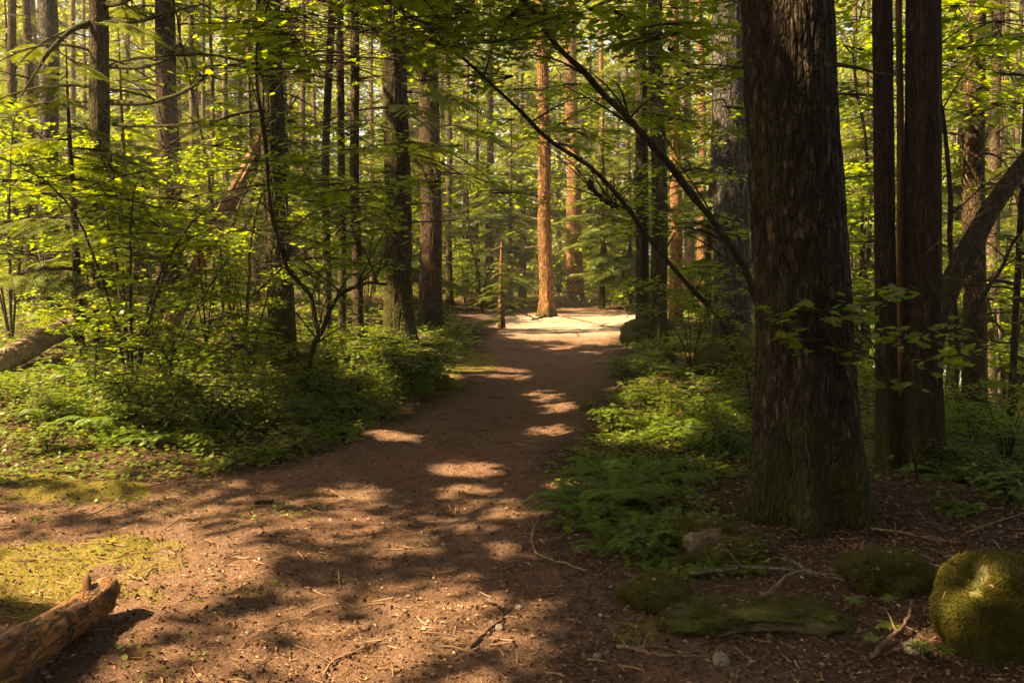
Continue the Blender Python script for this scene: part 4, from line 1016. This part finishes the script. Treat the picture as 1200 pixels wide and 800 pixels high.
p = gp(805, 668); boulder('small_rock', 'small brown rock at the foot of the pale rock', p + [0, .05, 0], .05, .045, .04, 12, .5, 900, cat='rock')
p = gp(870, 664); boulder('mossy_hummock', 'dark mossy hummock between the pale rock and the massive trunk', p + [0, .1, 0], .14, .13, .07, 14, .7, 3000, cat='mossy stone', rough=.35)
p = gp(845, 781); boulder('grey_stone', 'small grey stone at the end of the long stick at the bottom edge', p, .032, .028, .028, 15, .0, 0, cat='stone', mat=M_ROCK)
p = gp(1072, 765); boulder('grey_stone', 'small flat grey stone in the sun fleck beside the big boulder', p, .05, .04, .025, 16, .0, 0, cat='stone', mat=M_ROCK)
p = gp(757, 402); boulder('mossy_root_mound', 'dark mossy mound round the foot of the twin trunks', p + [-.05, -.05, 0], .52, .5, .30, 17, .9, 14000, cat='mossy mound', rough=.25)
p = gp(860, 436); boulder('mossy_root_mound', 'dark mossy mound at the foot of the thick grey trunk', p + [0, -.05, 0], .5, .46, .28, 19, .9, 12000, cat='mossy mound', rough=.25)
for k, (px_t, py_t, s_, lb) in enumerate([(608, 716, .018, 'small stone on the path right of the sunny streak'), (585, 738, .02, 'small stone low in the middle of the path'), (290, 742, .014, 'small stone near the peeled log'), (700, 770, .02, 'small stone left of the long bottom stick'), (520, 640, .014, 'tiny stone in the middle of the path')]):
    p = gp(px_t, py_t); boulder('grey_stone', lb, p, s_, s_ * .8, s_ * .7, 30 + k, 0, 0, cat='stone', mat=M_ROCK)

# ------------------------------------------------------------------ sticks lying about
def stick(label, pts, r, mat=M_STICK, lift=.012, subs=3, seed=0, name='fallen_stick', cat='stick'):
    P = []
    for q in pts:
        g_ = G(q[0], q[1]); g_[2] = float(H(g_[0], g_[1])) + lift + (q[2] if len(q) > 2 else 0); P.append(g_)
    P = np.array(P); o_ = P[0].copy(); Q = spline(P - o_, 30)
    rg = random.Random(seed); Q += np.array([[rg.gauss(0, r * .25) for _ in range(3)] for _ in range(30)])
    A = Acc(); tube(A, Q, np.linspace(r, r * .45, 30) * (1 + .12 * np.sin(np.arange(30) * 1.9)), 8)
    for _ in range(subs):
        q = Q[rg.randint(5, 27)]; e_ = q + np.array([rg.uniform(-.2, .2), rg.uniform(-.1, .2), rg.uniform(0, .05)])
        tube(A, spline([q, (q + e_) / 2 + [0, 0, .01], e_], 6), np.linspace(r * .5, r * .15, 6), 5)
    o = A.build(name, mat, smooth=True); o.location = o_
    tag(o, label, cat)
stick('curved forked stick at the right path edge beside the ferns', [(634, 612, .03), (624, 632), (628, 648), (650, 660), (690, 672)], .012, seed=1)
stick('long thin bent stick running along the bottom edge right of centre', [(722, 760), (745, 766), (775, 772), (835, 773)], .011, seed=2)
stick('thick brown stick lying across the mossy slab', [(868, 728, .03), (900, 716, .06), (925, 700, .1), (946, 697, .1)], .012, M_STICK, subs=0, seed=3)
stick('whitish lichened dead branch lying behind the mossy slab', [(808, 679, .02), (850, 680, .04), (900, 681, .05), (950, 688, .05), (990, 692, .02)], .011, M_LICHEN, subs=8, seed=4)
stick('thin pale branch reaching from the mound to the big boulder', [(1020, 657, .16), (1060, 662, .15), (1100, 665, .13), (1125, 662, .1)], .007, M_STICK, seed=5)
stick('thin dry twig below the pale branch by the big boulder', [(1060, 683, .08), (1090, 684, .1), (1112, 681, .1)], .006, seed=6, subs=2)
stick('dark bent twig on the sunny streak in the middle of the path', [(552, 762), (575, 742), (589, 728), (583, 715), (566, 709)], .007, B_TWIG, seed=7, subs=1)
stick('slim twig in the sunny soil below the left of centre', [(378, 798), (392, 776), (420, 765), (455, 752)], .006, seed=8, subs=2)
stick('short chip of orange wood at the bottom edge left of centre', [(272, 790), (282, 794), (292, 799)], .013, M_WOOD, subs=0, seed=9, name='wood_chip', cat='wood chip')
stick('straight thin twig left of the path middle', [(262, 655), (290, 648), (318, 641)], .004, seed=10, subs=0)
stick('dark short stick on the path left of the flecks', [(300, 592), (316, 590), (320, 588)], .012, B_TWIG, subs=1, seed=11)
stick('small twig lying on the moss above the peeled log', [(150, 676), (165, 680), (178, 668)], .006, seed=12, subs=3)
stick('thin upright-leaning root by the low moss-topped stone', [(1000, 700, .05), (1010, 670, .14), (1020, 650, .02)], .006, seed=13, subs=1)
stick('reddish stick pointing into the sun fleck by the big boulder', [(1022, 775), (1040, 762, .02), (1060, 745, .04), (1068, 730, .08)], .012, seed=14, subs=1)
stick('thin twig at the right edge above the big boulder', [(1130, 640, .05), (1165, 632, .08), (1205, 620, .1)], .006, seed=15, subs=2)
stick('long dark strip standing in for the shadow of the lone sunlit trunk', [(655, 371), (680, 376), (705, 382), (727, 385)], .035, M_SNAG, subs=2, seed=16, name='surface_root', cat='root')  # dark tube laid as the lone trunk's cast shadow on the clearing
stick('short root at the left foot of the lone sunlit trunk', [(640, 371, .05), (630, 374), (622, 375)], .05, B_RED, subs=0, seed=17, name='surface_root', cat='root')
stick('thin stick lying across the middle of the path', [(548, 448), (590, 452), (625, 447)], .012, seed=18, subs=1)

# small leafy seedlings at the lower right
def seedling(label, px, py, n=6, s=.07, seed=0):
    p = gp(px, py); e = empty('seedling', p); tag(e, label, 'seedling')
    LA, TA = Acc(), Acc(); rg = np.random.default_rng(seed)
    a = np.arange(n) * 2.4 + rg.uniform(0, 6); h = rg.uniform(.05, .08)
    tube(TA, [(0, 0, -.01), (0, 0, h)], [.003, .002], 5)
    fd = np.stack([np.cos(a), np.sin(a), np.full(n, .12)], 1)
    LA.scatter((OVAL[0] * [.8, 1, 1.2], OVAL[1], 3), np.tile([0, 0, h], (n, 1)), frames(fd, rand_nrm(n, .2)), rg.uniform(.7, 1.1, n) * s, rg.uniform(.3, .9, n))
    TA.build('stem', B_TWIG, e); LA.build('leaves', M_COVER, e)
for k, (px_t, py_t, s_, lb) in enumerate([(1000, 722, .065, 'broad-leaved seedling, leftmost of those by the big boulder'), (1042, 722, .06, 'bright seedling nearest above the grey stone by the big boulder'), (1040, 750, .075, 'largest bright seedling in the sun fleck by the big boulder'),
                                  (965, 738, .06, 'dim seedling right of the mossy slab'), (1018, 768, .05, 'small bright seedling left of the sun fleck at lower right'), (1078, 778, .065, 'broad-leaved seedling at the bottom edge by the big boulder'), (1105, 785, .06, 'dim seedling at the bottom edge under the big boulder')]):
    seedling(lb, px_t, py_t, 7, s_, 70 + k)

# ------------------------------------------------------------------ ground cover and litter (stuff)
def cover_mask(x, y):
    d = pathd(x, y) + .3 * fbm(x * 1.5, y * 1.5, 0, 42, 3)
    left = x < np.interp(y, LY, LX) + .2
    m = sm(-.02, -.45, d)
    rightnear = (~left) & (y < 5.9)
    m = np.where(rightnear, m * (x < 1.35) * (y > 4.35), m)
    m = np.where((~left) & (x > 1.3) & (y < 6.8), m * .12, m)
    m = np.where((y < 6.5) & left, m * .5 * sm(5.6, 6.3, y + .3 * fbm(x * 2, y * 2, 0, 59, 2)), m)
    return m * (.35 + .65 * sm(-.35, .2, fbm(x * .9, y * .9, 0, 43, 3)))
def scatter_ground(n, y0, y1, k=1.0):
    y = np.exp(rng.uniform(np.log(y0), np.log(y1), n)); x = rng.uniform(-.68, .68, n) * y * k
    return x, y
LA = Acc()
for n, y0, y1, s0, s1, T in [(80000, 4.2, 9, .022, .055, LOBE5), (60000, 8, 18, .04, .08, OVAL), (60000, 16, 55, .07, .15, RH)]:
    x, y = scatter_ground(n, y0, y1)
    ok = rng.uniform(0, 1, n) < cover_mask(x, y); x, y = x[ok], y[ok]; m_ = len(x)
    hh = rng.uniform(.01, 1, m_) ** 1.3 * (.04 + .17 * sm(-.2, .6, fbm(x * 2.2, y * 2.2, 0, 46, 3))) * (1 + .4 * (y > 9))
    P = np.stack([x, y, H(x, y) + hh], 1)
    fd = rand_dirs(m_, .2); LA.scatter(T, P, frames(fd, rand_nrm(m_, .35)), rng.uniform(s0, s1, m_), rng.uniform(0, .93, m_))
tag(LA.build('ground_cover', M_COVER), 'low green leafy ground cover on both verges of the path', 'ground cover', kind='stuff')
# sparse sprouts on the trodden ground
LA = Acc()
c_ = [(80, 590), (60, 610), (130, 600), (300, 610), (170, 590), (30, 580), (190, 600), (345, 600), (115, 650), (240, 590), (190, 780), (360, 585), (290, 700), (230, 575), (95, 575)]
for q in c_:
    p = G(*q); m_ = rng.integers(10, 40); P = np.stack([p[0] + rng.normal(0, .13, m_), p[1] + rng.normal(0, .12, m_), np.zeros(m_)], 1); P[:, 2] = H(P[:, 0], P[:, 1]) + rng.uniform(.005, .05, m_)
    LA.scatter(LOBE5, P, frames(rand_dirs(m_, .2), rand_nrm(m_, .3)), rng.uniform(.018, .035, m_), rng.uniform(.3, .93, m_))
tag(LA.build('sprouts', M_COVER), 'tiny green sprouts on the bare ground at the left', 'sprouts', kind='stuff')
# moss clumps on the trodden ground
MA = Acc(); n = 160000; x = rng.uniform(-5, 1.5, n); y = rng.uniform(3.2, 12, n)
px_, py_ = pix(x, y, 0.0); mv = np.zeros(n)
for cx, cy_, rx, ry in [(60, 672, 150, 52), (150, 640, 90, 24), (480, 440, 90, 30), (60, 570, 130, 14), (730, 740, 60, 18)]:
    mv = np.maximum(mv, sm(1.5, .4, ((px_ - cx) / rx) ** 2 + ((py_ - cy_) / ry) ** 2))
ok = mv * (.3 + .7 * sm(-.35, .25, fbm(x * 3.2, y * 3.2, 0, 49, 4))) * (fbm(x * 7, y * 7, 0, 58, 3) * .9 + .45) > rng.uniform(.25, 1, n); x, y = x[ok], y[ok]; m_ = len(x)
up = np.clip(fbm(x * 7, y * 7, 0, 58, 3), 0, 1) * .03
MA.scatter((RH[0] * [.4, 1, 1], RH[1], 4), np.stack([x, y, H(x, y) + up - .003], 1), frames(rand_dirs(m_, .9), rng.normal(0, 1, (m_, 3))), rng.uniform(.008, .022, m_), rng.uniform(.2, .93, m_))
tag(MA.build('ground_moss', M_MOSS), 'ragged yellow-green moss clumps on the bare ground', 'moss', kind='stuff')
# needles, twigs and bark crumbs
NA = Acc()
for o in list(bpy.data.objects):
    if o.name.startswith(('mossy_', 'pale_rock')) and o.parent is None and o.location.y < 8:
        st = [c for c in o.children if c.name.startswith('stone')][0]; co = np.empty(len(st.data.vertices) * 3, np.float32); st.data.vertices.foreach_get('co', co); co = co.reshape(-1, 3)
        top = co[co[:, 2] > co[:, 2].max() * .45]; m_ = 45; P = top[rng.integers(0, len(top), m_)] + np.array(o.location) + [0, 0, .012]
        NA.scatter((NEEDLE[0] * [1.6, 1, 1], NEEDLE[1], 4), P, frames(rand_dirs(m_, .25), rand_nrm(m_, .3)), rng.uniform(.015, .06, m_), rng.uniform(.3, 1, m_))
        P = P[:14] + rng.normal(0, .01, (14, 3)) * [1, 1, 0]; NA.scatter((OVAL[0] * [1.3, 1, 3], OVAL[1], 3), P, frames(rand_dirs(14, .25), rand_nrm(14, .3)), rng.uniform(.012, .03, 14), rng.uniform(.1, .7, 14))
n = 90000; x, y = scatter_ground(n, 3.1, 11); P = np.stack([x, y, H(x, y) + .004], 1)
NA.scatter(NEEDLE, P, frames(rand_dirs(n, .12), rand_nrm(n, .3)), rng.uniform(.015, .045, n) * (.8 + y / 12), rng.uniform(0, 1, n))
n = 15000; x, y = scatter_ground(n, 3.1, 14); P = np.stack([x, y, H(x, y) + .006], 1)
NA.scatter((OVAL[0] * [1, 1, 3], OVAL[1], 3), P, frames(rand_dirs(n, .25), rand_nrm(n, .5)), rng.uniform(.008, .028, n), rng.uniform(0, 1, n))
n = 9000; x, y = scatter_ground(n, 3.1, 10); P = np.stack([x, y, H(x, y) + .004], 1)
NA.scatter((OVAL[0] * [1.6, 1, 7], OVAL[1], 3), P, frames(rand_dirs(n, .4), rand_nrm(n, .7)), rng.uniform(.006, .022, n), rng.uniform(0, .12, n))
n = 7000; x = rng.uniform(.2, 3.2, n); y = rng.uniform(3.1, 7.5, n); P = np.stack([x, y, H(x, y) + .008], 1)
NA.scatter((OVAL[0] * [1.2, 1, 4], OVAL[1], 3), P, frames(rand_dirs(n, .3), rand_nrm(n, .6)), rng.uniform(.010, .034, n), rng.uniform(0, .55, n))
for _ in range(2200):
    y = math.exp(rng.uniform(math.log(3.1), math.log(20))); x = rng.uniform(-.65, .65) * y; a = rng.uniform(0, 6.28); L = rng.uniform(.03, .1) * (1 + y / 20) * (1 if rng.uniform() < .85 else 2.2); r0 = rng.uniform(.0012, .004) * (1 + y / 12)
    b_ = rng.normal(0, .06) * L; q = np.array([(x, y), (x + math.cos(a) * L / 2 - math.sin(a) * b_, y + math.sin(a) * L / 2 + math.cos(a) * b_), (x + math.cos(a) * L, y + math.sin(a) * L)])
    z = H(q[:, 0], q[:, 1]) + .005 + r0
    tube(NA, spline(np.column_stack([q, z]), 5), np.linspace(r0, r0 * .5, 5), 4, rng.uniform(.05, .8), cap=False)
tag(NA.build('forest_litter', M_LITTER), 'dry needles, twigs and bark crumbs strewn over the trodden ground', 'litter', kind='stuff')

# ------------------------------------------------------------------ far wood: leaf layers of the distant trees
LA = Acc()
def far_layers(n, d0, d1, x0, x1, z0, z1, s0, s1):
    for _ in range(n):
        d = rng.uniform(d0, d1); c = W(rng.uniform(x0, x1), 310, d); c[2] = H(c[0], c[1]) + rng.uniform(z0, z1 * (d / d1) ** .5)
        if fbm(c[0] * .22, c[1] * .22, c[2] * .3, 97, 2) < -.12: continue
        m_ = 44; r = rng.uniform(.6, 1.8); a = rng.uniform(0, 6.28, m_); q = r * np.sqrt(rng.uniform(0, 1, m_))
        P = c + np.stack([np.cos(a) * q, np.sin(a) * q, rng.normal(0, .38, m_) - .25 * q], 1)
        if c[1] < 45: P = P[carve(P)]; m_ = len(P)
        LA.scatter(RH, P, frames(rand_dirs(m_, .6), rand_nrm(m_, 1.1)), rng.uniform(s0, s1, m_), rng.uniform(0, .93, m_))
far_layers(6500, 40, 62, -120, 1320, .2, 24, .12, .26)
far_layers(12000, 60, 95, -250, 1450, 0, 44, .3, .6)
far_layers(900, 30, 42, -100, 1320, .2, 15, .10, .2)
far_layers(800, 26, 42, -60, 560, .2, 13, .09, .2)
far_layers(500, 22, 40, 960, 1300, 0, 12, .09, .2)
tag(LA.build('far_wood', M_FAR), 'distant sunlit foliage closing the view behind the trunks', 'far wood', kind='stuff')

# ------------------------------------------------------------------ canopy above the view: leaf pieces placed along sun rays to shade the ground
for (x, y) in [(-8, -.5), (-13, -3.5), (-23, 7), (-21, 12), (-24, 17), (-27, 23), (-7, -6), (-27, 28), (-19, 36), (6, 1), (-1, -7), (-17, -7)]:  # unseen trees added to hold up the shading leaf pieces
    e = empty('conifer_tree', (x, y, float(H(x, y)))); tag(e, 'tall unseen conifer added to carry leaf pieces that shade the path', 'tree', 'shade trees around the view')
    trunk_acc(20, .26, (0, 0), .05, .5, 5, 16, 30, .04, abs(int(x * 7 + y)) + 1).build('trunk', B_BROWN, e, smooth=True)
    TREES.append([e, x, y, []])
def canopy(n, x0, x1, y0, y1, s0, s1, z0=9.0, z1=17.0):
    gx = rng.uniform(x0, x1, n); gy = rng.uniform(y0, y1, n)
    keep_ = np.clip(-np.log(np.clip(openness(gx, gy) * 1.08, .02, 1)) / 3.6, 0, 1)
    ok = rng.uniform(0, 1, n) < keep_; gx, gy = gx[ok], gy[ok]; n = len(gx)
    z = rng.uniform(z0, z1, n)
    z = np.maximum(z, 1.6 + .33 * (gy + SUN[1] / SUN[2] * z) * (gy < 30))
    P = np.stack([gx, gy, np.zeros(n)], 1) + SUN[None] * (z / SUN[2])[:, None]
    return P, rng.uniform(s0, s1, n)
Ps, Ss = [], []
for a in [(62000, -5, 4.2, 2.6, 9, .07, .14, 7, 13), (42000, -6.5, 7, 9, 16, .11, .22, 8, 15), (30000, -9, 9, 16, 30, .16, .34), (4000, -24, -9, 2, 32, .25, .5), (3000, -9, -5, 2, 9, .2, .4), (4000, -20, 24, 30, 60, .3, .6), (5000, 9, 22, 3, 32, .25, .5), (14000, .6, 7, 2.2, 8, .1, .22, 7, 13), (3500, 4.2, 10, 2.6, 9, .2, .4), (4000, -14, 12, -9, 2.6, .3, .6)]:
    P, S_ = canopy(*a); Ps.append(P); Ss.append(S_)
P = np.concatenate(Ps); S_ = np.concatenate(Ss)
TX = np.array([[t[1], t[2]] for t in TREES])
near = np.argmin(((P[:, None, :2] - TX[None]) ** 2).sum(-1), axis=1)
for k, t in enumerate(TREES):
    s_ = near == k
    if s_.sum() < 3: continue
    A = Acc(); m_ = int(s_.sum())
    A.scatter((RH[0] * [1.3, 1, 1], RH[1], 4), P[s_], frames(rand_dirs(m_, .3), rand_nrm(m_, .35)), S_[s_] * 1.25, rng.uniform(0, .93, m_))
    A.build('crown', M_CANOPY, t[0], loc=np.array(t[0].location))  # pieces arranged for their shade, hung on whichever trunk is nearest
print('objects', len(bpy.data.objects), 'verts', sum(len(m.vertices) for m in bpy.data.meshes))
# ------------------------------------------------------------------ warm forest haze
m = bpy.data.materials.new('haze'); m.use_nodes = True; nt = m.node_tree
nt.nodes.remove(nt.nodes['Principled BSDF'])
pv = nt.nodes.new('ShaderNodeVolumePrincipled'); pv.inputs['Color'].default_value = (.95, .93, .85, 1); pv.inputs['Density'].default_value = .0012; pv.inputs['Anisotropy'].default_value = .2
nt.links.new(pv.outputs[0], nt.nodes['Material Output'].inputs['Volume'])
A = Acc(); x0, x1, y0, y1, z0, z1 = -330, 330, -30, 430, -8, 48
A.add([(x0, y0, z0), (x1, y0, z0), (x1, y1, z0), (x0, y1, z0), (x0, y0, z1), (x1, y0, z1), (x1, y1, z1), (x0, y1, z1)], [[3, 2, 1, 0], [4, 5, 6, 7], [0, 1, 5, 4], [1, 2, 6, 5], [2, 3, 7, 6], [3, 0, 4, 7]], 4)
hz = A.build('haze', m); tag(hz, 'faint warm haze in the forest air', 'haze', kind='stuff')
